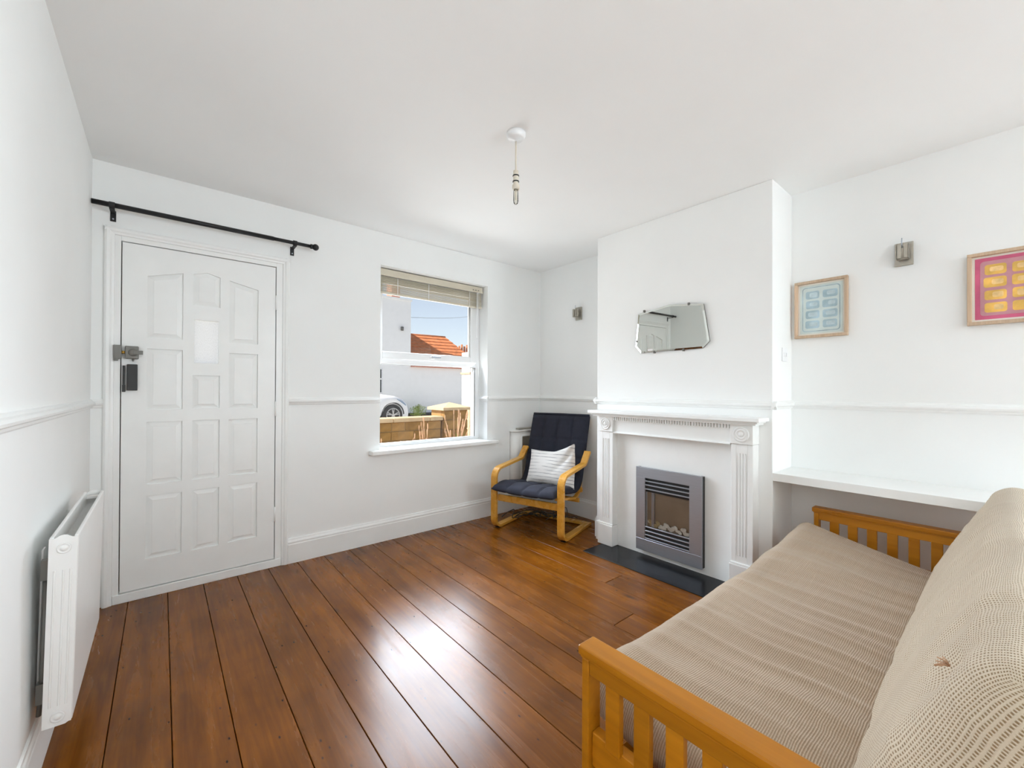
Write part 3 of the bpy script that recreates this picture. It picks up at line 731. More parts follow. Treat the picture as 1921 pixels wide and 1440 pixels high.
# ================================================================== FIREPLACE SURROUND
fp = thing('fireplace_surround', 'white painted fire surround with fluted legs and round corner bosses', 'fireplace', (CX, 1.525, 0))
FO = Vector(fp.location)
def fb(name, mat, x0, x1, y0, y1, z0, z1, bevel=0, seg=2, parent=None):
    o = box(name, mat, parent or fp, x0, x1, y0, y1, z0, z1, bevel, seg); o.location -= FO
    if parent: o.location -= Vector(parent.location)
    return o
def fm(mb, name, mat='gloss', bevel=0, parent=None):
    o = mb.build(name, mat, parent or fp, bevel); o.location = -FO
    if parent: o.location -= Vector(parent.location)
    return o
# mantelshelf with stepped moulding
fb('mantel_shelf', 'gloss', 2.585, CX, .905, 2.145, 1.022, 1.046, .004, 3)
mb = MB()
for x0, o_, z0, z1 in ((2.603, .016, 1.012, 1.022), (2.618, .030, 1.000, 1.012)): mb.box(x0, CX, .905+o_, 2.145-o_, z0, z1)
fm(mb, 'mantel_moulding', 'gloss', .003)
# back board and frieze
fb('back_board', 'gloss', 2.716, CX-.0005, 1.05, 1.99, .0048, .985)
fb('frieze', 'gloss', 2.665, 2.716, 1.090, 1.950, .872, 1.000, .002)
mb = MB(); mb.prism([(2.665, .872), (2.655, .872), (2.650, .878), (2.655, .884), (2.660, .888), (2.665, .889)], 'y', 1.090, 1.950); fm(mb, 'frieze_bead')
mb = MB(); n_d = 46
for i in range(n_d):
    y = 1.098+i*(1.942-1.098)/(n_d-1); mb.box(2.645, 2.665, y-.0048, y+.0048, .975, .999)
fm(mb, 'dentil_course')['kind'] = 'stuff'
fb('dentil_backing', 'gloss', 2.662, 2.665, 1.09, 1.95, .972, 1.0)
for ya, yb in ((.962, 1.086), (1.954, 2.078)):
    # leg: base slab plus fluted face made of narrow fillets between grooves
    lg = fb('pilaster', 'gloss', 2.6615, CX-.0005, ya, yb, .165, .882)
    wy = yb-ya
    fb('pilaster_edge', 'gloss', 2.656, 2.6615, ya, ya+.030, .165, .882, .002, 1, lg); fb('pilaster_edge', 'gloss', 2.656, 2.6615, yb-.030, yb, .165, .882, .002, 1, lg)
    fb('pilaster_head', 'gloss', 2.656, 2.6615, ya+.030, yb-.030, .828, .882, .0, 1, lg); fb('pilaster_foot', 'gloss', 2.656, 2.6615, ya+.030, yb-.030, .165, .212, .0, 1, lg)
    inner = wy-.06; nf = 4; pitch = inner/nf
    for k in range(nf-1):
        y = ya+.030+pitch*(k+1); fb('flute_fillet', 'gloss', 2.656, 2.6615, y-.0055, y+.0055, .212, .828, .001, 1, lg)
    fb('plinth', 'gloss', 2.640, CX-.0005, ya-.006, yb+.006, .0048, .160, .003)
    fb('plinth_cap', 'gloss', 2.646, 2.668, ya-.003, yb+.003, .160, .172, .003)
    cb_ = fb('corner_block', 'gloss', 2.646, CX-.0005, ya-.003, yb+.003, .884, 1.003, .002)
    mb = MB(); yc, zc = (ya+yb)/2, .943
    prof = [(.046, 0), (.046, -.004), (.041, -.008), (.036, -.004), (.031, -.003), (.028, -.008), (.023, -.008), (.020, -.003), (.015, -.003), (.012, -.009), (.006, -.011), (.001, -.011)]
    mb.lathe(prof, (2.646, yc, zc), 'x', 32); fm(mb, 'roundel', 'gloss', 0, cb_)
# side block beside the left leg (return of skirting) and hearth
fb('plinth_return', 'gloss', 2.700, CX-.0005, 2.084, 2.150, 0, .150, .004)
he = box('hearth', 'slate', None, 2.418, 2.743, 1.090, 2.045, -.0005, .0045, .001, 1)
tag(he, 'thin black slate hearth slab in front of the white fireplace', 'hearth')
for c in [x for x in fp.children if x.name.startswith('plinth') and not x.name.startswith('plinth_cap')]: pass

# ================================================================== INSET FIRE
ef = thing('inset_fire', 'inset fire with grey steel frame and white pebbles', 'fireplace', (2.700, 1.522, .042))
EO = Vector(ef.location)
def eb(name, mat, x0, x1, y0, y1, z0, z1, bevel=0, seg=1, parent=None):
    o = box(name, mat, parent or ef, x0, x1, y0, y1, z0, z1, bevel, seg); o.location -= EO; return o
ey0, ey1, ez0, ez1 = 1.274, 1.764, .044, .645
oy0, oy1, oz0, oz1 = 1.360, 1.691, .127, .570
fx0, fx1 = 2.680, 2.694
eb('frame_top', 'steel', fx0, fx1, ey0, ey1, oz1, ez1, .0015); eb('frame_bottom', 'steel', fx0, fx1, ey0, ey1, ez0, oz0, .0015)
eb('frame_side', 'steel', fx0, fx1, ey0, oy0, oz0, oz1, .0015); eb('frame_side', 'steel', fx0, fx1, oy1, ey1, oz0, oz1, .0015)
mb = MB(); mb.box(fx1, 2.7155, ey0-.002, ey0+.02, ez0+.006, ez1-.002); mb.box(fx1, 2.7155, ey1-.02, ey1-.004, ez0+.006, ez1-.002); mb.box(fx1, 2.7155, ey0+.02, ey1-.02, ez1-.02, ez1-.004)
mb.box(fx1, 2.7155, ey0+.02, ey1-.02, ez0+.006, ez0+.02)
o = mb.build('casing', 'blackplastic', ef); o.location = -EO
# recessed fire box (cut back into the chimney breast)
mb = MB(); bx = 2.7435
fbx = MB()
fbx.box(2.7145, 2.7156, oy0, oy1, oz0, oz1)
o = fbx.build('fire_back', 'firebox', ef); o.location = -EO
mb = MB(); mb.box(2.696, 2.7145, oy1-.05, oy1-.044, .225, .47); mb.box(2.70, 2.7145, oy1-.062, oy1-.05, .225, .47); o = mb.build('reflector', 'steel', ef); o.location = -EO
for z in (.548, .520, .491): eb('louvre', 'steel', fx0+.001, fx0+.016, oy0, oy1, z-.0035, z+.0035, .001)
for z in (.219, .190, .161, .136): eb('louvre', 'steel', fx0+.001, fx0+.016, oy0, oy1, z-.0035, z+.0035, .001)
eb('louvre_back', 'blackplastic', fx1+.003, fx1+.005, oy0, oy1, .470, oz1); eb('louvre_back', 'blackplastic', fx1+.003, fx1+.005, oy0, oy1, oz0, .218)
eb('glass', 'glass', fx1-.003, fx1-.001, oy0, oy1, .222, .472)
pm = MB(); pm.ball((0, 0, 0), .015, 8, (.45, 1.15, .85)); pme = pm.mesh('pebble'); pme.materials.append(M['pebble'])
pme2 = pme.copy(); pme2.materials.clear(); pme2.materials.append(M['pebble2'])
for i in range(26):
    t = i/25; y = oy1-.02-(oy1-oy0-.035)*((i*7) % 26)/25
    far = (oy1-y)/(oy1-oy0)
    o = link('pebble', pme2 if (far < .3 and random.random() < .75) else pme, ef)
    z = .222+.010+(.012*random.random() if i % 3 else .02+.008*random.random())
    o.location = Vector((2.7045+random.uniform(-.001, .001), y+random.uniform(-.004, .004), z))-EO
    o.rotation_euler = (random.uniform(-1, 1), 0, 0); s = random.uniform(.8, 1.15); o.scale = (s*.9, s, s)

# ================================================================== CORNER CABINET
cb = thing('corner_cabinet', 'narrow white metal cabinet in the corner behind the armchair', 'cabinet', (2.83, 3.09, .172))
CO = Vector(cb.location)
def cbx(name, mat, *a, bevel=0):
    o = box(name, mat, cb, *a, bevel); o.location -= CO; return o
def foot(x0, yf, r, x1=3.06):
    pts = [(x1, D-.001), (x0, D-.001)]
    for i in range(9):
        a = math.pi+math.pi/2*i/8; pts.append((x0+r+r*math.cos(a), yf+r+r*math.sin(a)))
    return pts+[(x1, yf)]
for nm, mt_, pl_, z0, z1 in (('body', 'enamel', foot(2.662, 3.116, .06), .172, .786), ('lid', 'enamel', foot(2.652, 3.108, .065, 3.066), .786, .802)):
    mb = MB(); mb.prism(pl_, 'z', z0, z1, True); o = mb.build(nm, mt_, cb); o.location = -CO
cbx('lid_back', 'nickel', 2.74, 3.06, 3.15, D-.001, .802, .818, bevel=.002)
cbx('door', 'enamel', 2.738, 3.04, 3.110, 3.1158, .21, .765, bevel=.002)
cbx('door_inset', 'nickel', 2.752, 3.02, 3.1085, 3.1099, .24, .74)

# ================================================================== ARMCHAIR
ANG = math.radians(17.0)
B_ = Vector((2.514, 2.259, 0))
ch = thing('armchair', 'bentwood armchair with navy quilted cushion in the corner', 'armchair', tuple(B_), ANG)
# local x = backwards (u), local y: v is -y, so local y 0..-? -> chair extends to +y
def V(v): return -v
path = fillet([(.445, .0145), (-.108, .0145), (-.108, .512), (.330, .556), (.425, .655)], [.075, .085, .05], 8)
for v0, v1 in ((0, -.058), (-.640, -.698)):
    mb = MB(); ribbon(mb, path, .022, V(v0), V(v1)); mb.build('side_frame', 'birch', ch, .002)
    for u in (-.05, .41): box('foot_pad', 'blackplastic', ch, u-.02, u+.02, min(V(v0), V(v1))+.01, max(V(v0), V(v1))-.01, .0, .0035)
box('front_rail', 'birch', ch, -.098, -.076, .058, .640, .245, .300, .003)
box('floor_rail', 'birch', ch, .390, .446, .058, .640, .006, .028, .003)
bpath = fillet([(-.045, .318), (.385, .245), (.592, .936)], [.12], 10)
for v in (-.100, -.598):
    mb = MB(); ribbon(mb, bpath, .020, V(v)-.016, V(v)+.016); mb.build('back_frame', 'birch', ch, .002)
for u, z in ((.505, .70), (.586, .912)): box('back_rail', 'birch', ch, u-.012, u+.010, .10, .60, z-.03, z+.03, .003)
box('seat_rail', 'birch', ch, .30, .32, .058, .640, .225, .262, .003)
box('arm_bolt_rail', 'birch', ch, .36, .385, .058, .64, .30, .34, .003)
# one padded quilted cushion bending from seat to back
cpath = fillet([(-.150, .352), (-.02, .372), (.372, .310), (.575, .958)], [.25, .13], 10)
dense = []
for i in range(len(cpath)-1):
    a, b = Vector(cpath[i]), Vector(cpath[i+1]); k = max(1, int((b-a).length/.012))
    for q in range(k): dense.append(a.lerp(b, q/k))
dense.append(Vector(cpath[-1]))
S = [0]
for a, b in zip(dense[:-1], dense[1:]): S.append(S[-1]+(b-a).length)
tot = S[-1]; nv = 57; vL, vR = .068, .672
vs, fs = [], []
stv = [.0, .245, .5, .755, 1.]
stS = [.20, .41, .62, tot-.40, tot-.235, tot-.02]
mb = MB(); ni = len(dense)
def pad(s, t):
    e = min(1, min(s, tot-s)/.045); e = math.sqrt(max(0, 1-(1-e)**2))
    ev = min(1, min(t, 1-t)/.07); ev = math.sqrt(max(0, 1-(1-ev)**2))
    g = 1
    for q in stv[1:-1]: g -= .30*math.exp(-((t-q)*.604/.010)**2)
    for q in stS: g -= .26*math.exp(-((s-q)/.011)**2)
    puff = .85+.15*abs(math.sin(math.pi*4*t))
    wob = .06*noise.noise((s*9, t*6, 1.3))
    return max(.12, e*ev*(g*puff+wob))
for sgn in (1, -1):
    for i, p in enumerate(dense):
        d = (dense[min(i+1, ni-1)]-dense[max(i-1, 0)]).normalized(); nn = Vector((-d.y, d.x))
        for j in range(nv):
            t = j/(nv-1); h = pad(S[i], t)*(.042 if sgn > 0 else .024)
            sag = -.012*math.sin(math.pi*t)*max(0, 1-S[i]/.5)
            drp = 0
            q = p+nn*(sgn*h+sag)
            mb.v.append((q.x, vL+(vR-vL)*t, q.y))
for sgn in (0, 1):
    o_ = sgn*ni*nv
    for i in range(ni-1):
        for j in range(nv-1):
            f = (o_+i*nv+j, o_+i*nv+j+1, o_+(i+1)*nv+j+1, o_+(i+1)*nv+j); mb.f.append(f if sgn == 0 else f[::-1]); mb.smooth.append(True)
o2 = ni*nv
for i in range(ni-1):
    for j in (0, nv-1): mb.f.append((i*nv+j, (i+1)*nv+j, o2+(i+1)*nv+j, o2+i*nv+j)); mb.smooth.append(True)
for j in range(nv-1):
    for i in (0, ni-1): mb.f.append((i*nv+j, i*nv+j+1, o2+i*nv+j+1, o2+i*nv+j)); mb.smooth.append(True)
mb.build('cushion', 'navy', ch)
# piping strap at the head end
mb = MB(); mb.tube([(.572, .075, .965), (.574, .37, .967), (.572, .665, .965)], .012, 8); mb.build('head_strap', 'navy', ch)

# scatter pillow on the chair
mb = MB(); nu, nw = 33, 29; uvs = []
PW, PH = .49, .315
for sgn in (1, -1):
    for i in range(nu):
        for j in range(nw):
            a, b_ = 2*i/(nu-1)-1, 2*j/(nw-1)-1
            th = .062*max(0, (1-abs(a)**2.6))**.55*max(0, (1-abs(b_)**2.6))**.55
            pin = 1-.07*(1-abs(b_)**2)*abs(a)**4; pin2 = 1-.07*(1-abs(a)**2)*abs(b_)**4
            x, z = a*PW/2*pin, b_*PH/2*pin2
            y = sgn*th
            # folded-over, raised corner on the viewer's right
            c = max(0, (a*.6+b_*.8)-.35)
            z += .045*max(0, a-.1)*max(0, b_+.25)
            y += .13*c*c
            cr = math.exp(-(((a-.30)*.8+(b_+.05)*-.55)/.10)**2)*max(0, min(1, (b_+.6)))
            y -= .014*cr*(1 if sgn > 0 else 0)
            mb.v.append((x, y+.004*noise.noise((x*14, z*14, 3)), z)); uvs.append((x+.3, z+.3))
for sgn in (0, 1):
    o_ = sgn*nu*nw
    for i in range(nu-1):
        for j in range(nw-1):
            f = (o_+i*nw+j, o_+(i+1)*nw+j, o_+(i+1)*nw+j+1, o_+i*nw+j+1); mb.f.append(f if sgn == 0 else f[::-1]); mb.smooth.append(True)
me = bpy.data.meshes.new('scatter_pillow'); me.from_pydata(mb.v, [], mb.f)
ul = me.uv_layers.new(name='UVMap')
for lp in me.loops: ul.data[lp.index].uv = uvs[lp.vertex_index]
for p in me.polygons: p.use_smooth = True
bm = bmesh.new(); bm.from_mesh(me); bmesh.ops.remove_doubles(bm, verts=bm.verts, dist=1e-5); bmesh.ops.recalc_face_normals(bm, faces=bm.faces); bm.to_mesh(me); bm.free()
me.materials.append(M['pillow'])
pl = link('scatter_pillow', me); tag(pl, 'white pillow with dashed grey stripes leaning on the navy armchair cushion', 'cushion')
# local x across (towards viewer's right), local y towards the front, z up
uD = Vector((math.cos(ANG), math.sin(ANG), 0)); vD = Vector((math.sin(ANG), -math.cos(ANG), 0))
tilt = math.radians(20)
zax = (Vector((0, 0, 1))*math.cos(tilt)+uD*math.sin(tilt)); yax = (-uD*math.cos(tilt)+Vector((0, 0, 1))*math.sin(tilt))
pos = B_+uD*.275+vD*(-.310)+Vector((0, 0, .500))
mw = Matrix((vD, yax, zax)).transposed().to_4x4(); mw.translation = pos; pl.matrix_world = mw

# cables on the floor behind the chair
mb = MB()
for k in range(5):
    random.seed(40+k); pts = []
    x, y = 2.46+.07*k, 3.00-.07*k
    for i in range(26):
        a = i*.5+k
        pts.append((x+.07*math.sin(a*1.3+k)+i*.009, y+.07*math.cos(a*.9+k*2)-i*.003, .032+.05*max(0, math.sin(a*.8+k))**2-(.027 if i in (0, 25) else 0)))
    mb.tube(pts, .0038, 6)
tag(mb.build('power_cables', 'cable'), 'tangle of black power cables on the floor under the armchair', 'cables', kind='stuff')

# ================================================================== FUTON FRAME
ZA = .55
ff = thing('sofa_bed', 'honey stained wooden sofa bed with slatted arms under the beige mattress', 'sofa bed', (1.84, .3, 0))
FFO = Vector(ff.location)
def gb(name, *a, bevel=.003, parent=None):
    o = box(name, 'oak', parent or ff, *a, bevel)
    o.location -= FFO
    if parent: o.location -= Vector(parent.location)
    return o
AY0, AY1 = -.16, .712
for xo, xi in ((.823, .884), (2.808, 2.869)):
    cap = gb('arm_cap', xo, xi, AY0-.02, AY1, ZA-.024, ZA, bevel=.004)
    gb('cap_moulding', xo+.004, xi-.004, AY0-.012, AY1-.006, ZA-.029, ZA-.024, bevel=.001)
    gb('post', xo+.006, xi-.006, AY1-.030, AY1-.008, .0, ZA-.029); gb('post', xo+.006, xi-.006, AY0, AY0+.022, .0, ZA-.029)
    xa = xo+.009 if xo < 1.5 else xo+.006
    gb('arm_rail', xo+.008, xi-.022, AY0+.022, AY1-.030, ZA-.066, ZA-.029)
    gb('lower_rail', xo+.020, xi-.012, AY0+.022, AY1-.030, .250, .336)
    y = .632-.040
    k = 0
    while y > AY0+.03:
        gb('slat', xo+.009, xo+.028, y, y+.040, .330, ZA-.06, bevel=.002); y -= .079
gb('front_rail', .884, 2.808, AY1-.07, AY1-.045, .165, .235)
gb('back_rail', .884, 2.808, .10, .125, .10, .175)
# seat deck slats and back rest slats
for i in range(12):
    x = .93+i*(2.72-.93)/11; mb = MB(); sl_ = .110/.630
    pts = [(y, .345-.14-.036+(y-.135)*sl_) for y in (.145, AY1-.05)]
    mb.prism([(pts[0][0], pts[0][1]-.016), (pts[1][0], pts[1][1]-.016), pts[1], pts[0]], 'x', x, x+.06); o = mb.build('seat_slat', 'oak', ff, .002); o.location = -FFO
bn = Vector((0, -.447, .894))
def backslat(x0, x1, s0, s1, name):
    mb = MB(); nn = Vector((0, .894, .447)); base = Vector((0, .088, .24))
    vs = [base+bn*s+nn*t+Vector((x, 0, 0)) for s in (s0, s1) for t in (0, .018) for x in (x0, x1)]
    mb.add(vs, [(0, 1, 3, 2), (4, 6, 7, 5), (0, 4, 5, 1), (2, 3, 7, 6), (0, 2, 6, 4), (1, 5, 7, 3)]); o = mb.build(name, 'oak', ff, .002); o.location = -FFO
backslat(.90, 2.735, .50, .56, 'back_top_rail'); backslat(.90, 2.735, .02, .08, 'back_bottom_rail')
for i in range(12):
    x = .93+i*(2.66-.93)/11; backslat(x, x+.06, .08, .50, 'back_slat')

# ================================================================== FUTON MATTRESS
def slab(name, mat, parent, ox, ex, ey, ez, LX, LY, T, r, nx, ny, nz, disp, vflip=False):
    """rounded slab; local box [0,LX]x[0,LY]x[-T,0]; disp(x,y,w)-> local offset"""
    bm = bmesh.new(); uvl = bm.loops.layers.uv.new('UVMap')
    hx, hy, hz = LX/2, LY/2, T/2; cache = {}
    def vert(px, py, pz):
        key = (round(px, 5), round(py, 5), round(pz, 5))
        if key in cache: return cache[key]
        ix = max(-hx+r, min(hx-r, px)); iy = max(-hy+r, min(hy-r, py)); iz = max(-hz+r, min(hz-r, pz))
        d = Vector((px-ix, py-iy, pz-iz)); q = Vector((ix, iy, iz))+(d.normalized()*r if d.length > 1e-9 else d)
        q = Vector((q.x+hx, q.y+hy, q.z-hz)); top = max(0, min(1, (q.z+T)/T))
        q += disp(q.x, q.y, top)
        v = bm.verts.new(ox+ex*q.x+ey*q.y+ez*q.z); cache[key] = v; return v
    def lin(h, n):
        # denser near rounded ends
        out = []
        for i in range(n+1):
            t = i/n*2-1; out.append(h*t)
        return out
    def ax(h, n):
        inner = [(-h+r)+(2*h-2*r)*i/n for i in range(n+1)]; k = 5
        e = [-h+r*(1-math.cos(math.pi/2*i/k)) for i in range(k)]
        e2 = [r*math.tan(math.pi/4*i/k) for i in range(1, k)]
        lo = [-h]+[-h+r-(r*math.tan(math.pi/4*(k-i)/k)) for i in range(1, k)]
        return lo+inner+[-p for p in lo[::-1]]
    gx, gy, gz = ax(hx, nx), ax(hy, ny), ax(hz, nz)
    def grid(A, Bq, fn, uvf):
        for a0, a1 in zip(A[:-1], A[1:]):
            for b0, b1 in zip(Bq[:-1], Bq[1:]):
                c = [(a0, b0), (a1, b0), (a1, b1), (a0, b1)]
                try: f = bm.faces.new([vert(*fn(*p)) for p in c])
                except ValueError: continue
                f.smooth = True
                for lp, p in zip(f.loops, c): lp[uvl].uv = uvf(*p)
    for sz in (hz, -hz): grid(gx, gy, lambda a, b: (a, b, sz), lambda a, b: (a+hx, b+hy))
    for sy in (-hy, hy): grid(gx, gz, lambda a, b: (a, sy, b), lambda a, b: (a+hx, (sy+hy)+(1 if sy > 0 else -1)*(hz-b)))
    for sx in (-hx, hx): grid(gy, gz, lambda a, b: (sx, a, b), lambda a, b: ((sx+hx)+(1 if sx > 0 else -1)*(hz-b), a+hy))
    bmesh.ops.recalc_face_normals(bm, faces=bm.faces)
    me = bpy.data.meshes.new(name); bm.to_mesh(me); bm.free(); me.materials.append(M[mat])
    return link(name, me, parent)
fmt = thing('futon_mattress', 'thick beige woven futon mattress folded into seat and back', 'mattress', (0, 0, 0))
# seat: local x along world X, local y from back to front, sloping down to the back
sx0, sx1 = .897, 2.796
yb_, zb_, yf_, zf_ = .135, .345, .765, .455
eyv = Vector((0, yf_-yb_, zf_-zb_)); LYs = eyv.length; eyv.normalize(); exv = Vector((1, 0, 0)); ezv = exv.cross(eyv)
def dseat(x, y, top):
    X = x/(sx1-sx0); Yn = y/LYs
    sag = -.030*math.sin(math.pi*min(1, X*1.12))*(.4+.6*Yn)
    lift = .038*max(0, (X-.80)/.20)**1.5*Yn**2
    w = 0
    for f_, a_, ph in ((7.5, .0070, 0), (13., .0050, 4.1), (24., .0026, 9.2)):
        w += a_*noise.noise((x*f_+y*f_*.22+ph, y*f_*.16+ph, ph))
    # ridged pleats running front to back
    u_ = x*8.2+y*1.4+.8*noise.noise((x*2, y*3, 5)); rid = (1-abs(((u_) % 1)*2-1))**3
    w += .0085*rid*(.45+.55*noise.noise((x*3, y*2, 11)))
    ed = min(1, min(x, (sx1-sx0)-x, y+.1, LYs-y)/.06); ed = max(0, ed)
    return Vector((0, .012*noise.noise((x*4, 0, 3))*Yn, (sag+lift)*1.0+w*top*(.3+.7*ed)))
slab('seat_section', 'futon_seat', fmt, Vector((sx0, yb_, zb_)), exv, eyv, ezv, sx1-sx0, LYs, .14, .062, 150, 60, 4, dseat)
# back: local y up the back, leaning away; local z = outward to the room
bb0, bb1 = Vector((0, .235, .345)), Vector((0, .025, .800))
eyb = (bb1-bb0); LYb = eyb.length+.04; eyb.normalize(); ezb = Vector((1, 0, 0)).cross(eyb)
if ezb.y < 0: ezb = -ezb
exb = eyb.cross(ezb)
bx0, bx1 = .897, 2.736
TB = .155
def dback(x, y, top):
    X = x/(bx1-bx0); Yn = y/LYb
    bulge = .028*math.sin(math.pi*min(1, Yn*1.05))*math.sin(math.pi*X)**.5 if 0 < X < 1 else 0
    w = 0
    for f_, a_, ph in ((5., .008, 20), (11., .004, 24.1), (19., .002, 29.2)):
        w += a_*noise.noise((x*f_+ph, y*f_*.5+x*f_*.3, ph))
    u_ = y*9+x*1.3+1.2*noise.noise((x*2.2, y*2, 25)); rid = (1-abs((u_ % 1)*2-1))**3
    w += .009*rid*(.4+.6*noise.noise((x*2.5, y*2.5, 31)))
    # a tufting stitch pulls the cloth in
    dx, dy = x-(TUFT[0]), y-TUFT[1]; w -= .022*math.exp(-(dx*dx+dy*dy)/.0022)
    return Vector((0, -.014*Yn*math.sin(math.pi*X*2.2)*.6, (bulge*top+w*top)))
TUFT = (1.684, .417)
obk = Vector((bx0 if exb.x > 0 else bx1, bb0.y, bb0.z))
slab('back_section', 'futon_back', fmt, obk, exb, eyb, ezb, bx1-bx0, LYb, TB, .070, 150, 50, 4, dback)
tc_ = obk+exb*TUFT[0]+eyb*TUFT[1]+ezb*.006
mb = MB(); random.seed(3)
for i in range(9):
    d_ = (exb*random.uniform(-1, 1)+eyb*random.uniform(-.6, .6)+ezb*.8).normalized(); mb.tube([tc_, tc_+d_*.010, tc_+d_*.018+eyb*-.004], .0012, 5)
mb.build('tuft', 'straw', fmt)

# ================================================================== OUTSIDE
gr = box('ground', 'paving', None, -12, 24, D+.28, 7.4, -.5, -.18); struct(gr)
st = box('street_ground', 'asphalt', None, -12, 30, 7.4, 40, -.5, .10); struct(st)

# garden wall of stone blocks with coping
GY = 6.0
gw = thing('garden_wall', 'low sandstone block garden wall with pale coping seen through the window', 'wall', (2.4, GY+.1, -.18))
GO = Vector(gw.location)
o = box('core', 'mortar', gw, .2, 3.52, GY+.012, GY+.20, -.18, .70); o.location -= GO
blk = {}
random.seed(11)
rowz = [-.18, -.02, .13, .28, .42, .56, .70]
for rI in range(6):
    x = .2-(rI % 2)*.15
    while x < 3.5:
        wL = random.choice((.22, .30, .38)); a, b = max(x, .2), min(x+wL, 3.52)
        if b-a > .04:
            dpt = random.uniform(-.008, .006)
            o = box('stone_block', random.choice(('stone', 'stone2')), gw, a+.006, b-.006, GY+dpt, GY+.04, rowz[rI]+.006, rowz[rI+1]-.006, .006, 1); o.location -= GO
        x += wL
x = .2
while x < 3.5:
    b = min(x+.62, 3.54); o = box('coping_stone', 'coping', gw, x+.004, b-.004, GY-.045, GY+.26, .70, .765, .01, 2); o.location -= GO; x += .62
# gate pillar
gp = thing('gate_pillar', 'square sandstone gate pillar with shallow pyramid cap', 'pillar', (3.78, GY+.17, -.18))
PO = Vector(gp.location); px0, px1, py0, py1 = 3.552, 4.005, GY-.06, GY+.38
o = box('core', 'mortar', gp, px0+.012, px1-.012, py0+.012, py1-.012, -.18, .86); o.location -= PO
zz = [-.18, .02, .20, .37, .54, .70, .86]
for i in range(6):
    z0, z1 = zz[i]+.005, zz[i+1]-.005; sxp = px0+(.17 if i % 2 else .27)
    for a, b in ((px0, sxp-.005), (sxp+.005, px1)):
        o = box('stone_block', 'stone' if (i+int(a*10)) % 2 else 'stone2', gp, a, b, py0, py0+.10, z0, z1, .006, 1); o.location -= PO
    o = box('stone_block', 'stone', gp, px0, px0+.10, py0+.105, py1, z0, z1, .006, 1); o.location -= PO
    o = box('stone_block', 'stone', gp, px1-.10, px1, py0+.105, py1, z0, z1, .006, 1); o.location -= PO
mb = MB(); a, b, c, d = px0-.05, px1+.05, py0-.05, py1+.05
mb.box(a, b, c, d, .86, .905); mb.add([(a, c, .905), (b, c, .905), (b, d, .905), (a, d, .905), ((a+b)/2, (c+d)/2, .985)], [(0, 1, 4), (1, 2, 4), (2, 3, 4), (3, 0, 4), (3, 2, 1, 0)])
o = mb.build('cap', 'coping', gp); o.location = -PO
# white rendered pier beyond the pillar
wp_ = thing('rendered_pier', 'white rendered wall end beside the stone gate pillar', 'pier', (4.75, 7.0, -.18))
WO = Vector(wp_.location)
o = box('body', 'render', wp_, 4.67, 5.6, 6.85, 7.15, -.18, 1.95, .01); o.location -= WO
o = box('band', 'coping', wp_, 4.65, 5.62, 6.83, 7.17, 1.51, 1.55, .005); o.location -= WO
o = box('base_course', 'coping', wp_, 4.65, 5.62, 6.82, 7.18, -.18, .86, .01); o.location -= WO

# house opposite
HY = 16.0
hs = thing('white_house', 'white rendered house across the street with low tiled side wing', 'house', (6, HY+3, .1)); HO = Vector(hs.location)
def hb_(name, mat, *a, bevel=0, parent=None):
    o = box(name, mat, parent or hs, *a, bevel); o.location -= HO
    if parent: o.location -= Vector(parent.location)
    return o
hb_('main_wall', 'render', -1.0, 7.93, HY, HY+7, .1, 4.86)
hb_('parapet', 'render', -1.05, 7.97, HY-.04, HY+7.05, 4.86, 4.94)
hb_('wing_wall', 'render', 7.93, 10.62, HY+.02, HY+6, .1, 2.2)
hb_('eaves', 'brick', 7.93, 10.75, HY-.12, HY+.02, 2.14, 2.24)
chm = hb_('chimney', 'brick', 7.35, 7.72, HY+.6, HY+1.1, 4.94, 5.7)
hb_('chimney_pot', 'tile', 7.45, 7.62, HY+.75, HY+.95, 5.7, 5.95)
wn_ = hb_('window_frame', 'upvc', 5.3, 6.72, HY-.04, HY+.02, 1.02, 2.05)
for a, b in ((5.36, 6.0), (6.06, 6.66)):
    for c, d in ((1.08, 1.58), (1.64, 1.99)): hb_('pane', 'darkglass', a, b, HY-.045, HY-.038, c, d)
mb = MB(); mb.box(7.48, 7.56, HY-.10, HY, 3.62, 3.76); mb.cyl((7.52, HY-.08, 3.60), (7.52, HY-.08, 3.75), .05, n=12); o = mb.build('wall_lamp', 'lockgrey', hs); o.location = -HO
# hipped roof of stepped tile courses
ridge = [(7.95, HY+2.0, 3.74), (10.55*1.02, HY+2.0, 3.78)]
e0, e1 = (7.95, HY-.1, 2.26), (11.55, HY-.1, 2.26)
nr = 9
for i in range(nr):
    t0, t1 = i/nr, (i+1)/nr
    def lp(a, b, t): return tuple(a[k]+(b[k]-a[k])*t for k in range(3))
    a0, b0, a1, b1 = lp(e0, ridge[0], t0), lp(e1, ridge[1], t0), lp(e0, ridge[0], t1+.03), lp(e1, ridge[1], t1+.03)
    up_ = .045
    mb = MB(); mb.add([a0, b0, b1, a1, (a0[0], a0[1]-.02, a0[2]+up_), (b0[0], b0[1]-.02, b0[2]+up_), (b1[0], b1[1], b1[2]+.012), (a1[0], a1[1], a1[2]+.012)], [(0, 1, 2, 3), (4, 7, 6, 5), (0, 4, 5, 1), (1, 5, 6, 2), (2, 6, 7, 3), (3, 7, 4, 0)])
    o = mb.build('tile_course', 'tile', hs); o.location = -HO
mb = MB(); mb.add([e1, (ridge[1][0], ridge[1][1], ridge[1][2]), (11.55, HY+4.2, 2.26), (7.95, HY+4.2, 2.26), ridge[0]], [(0, 2, 1), (2, 3, 4, 1)]); o = mb.build('roof_back', 'tile', hs); o.location = -HO
mb = MB(); mb.cyl(ridge[0], ridge[1], .07, n=10); o = mb.build('ridge_tiles', 'tile', hs); o.location = -HO
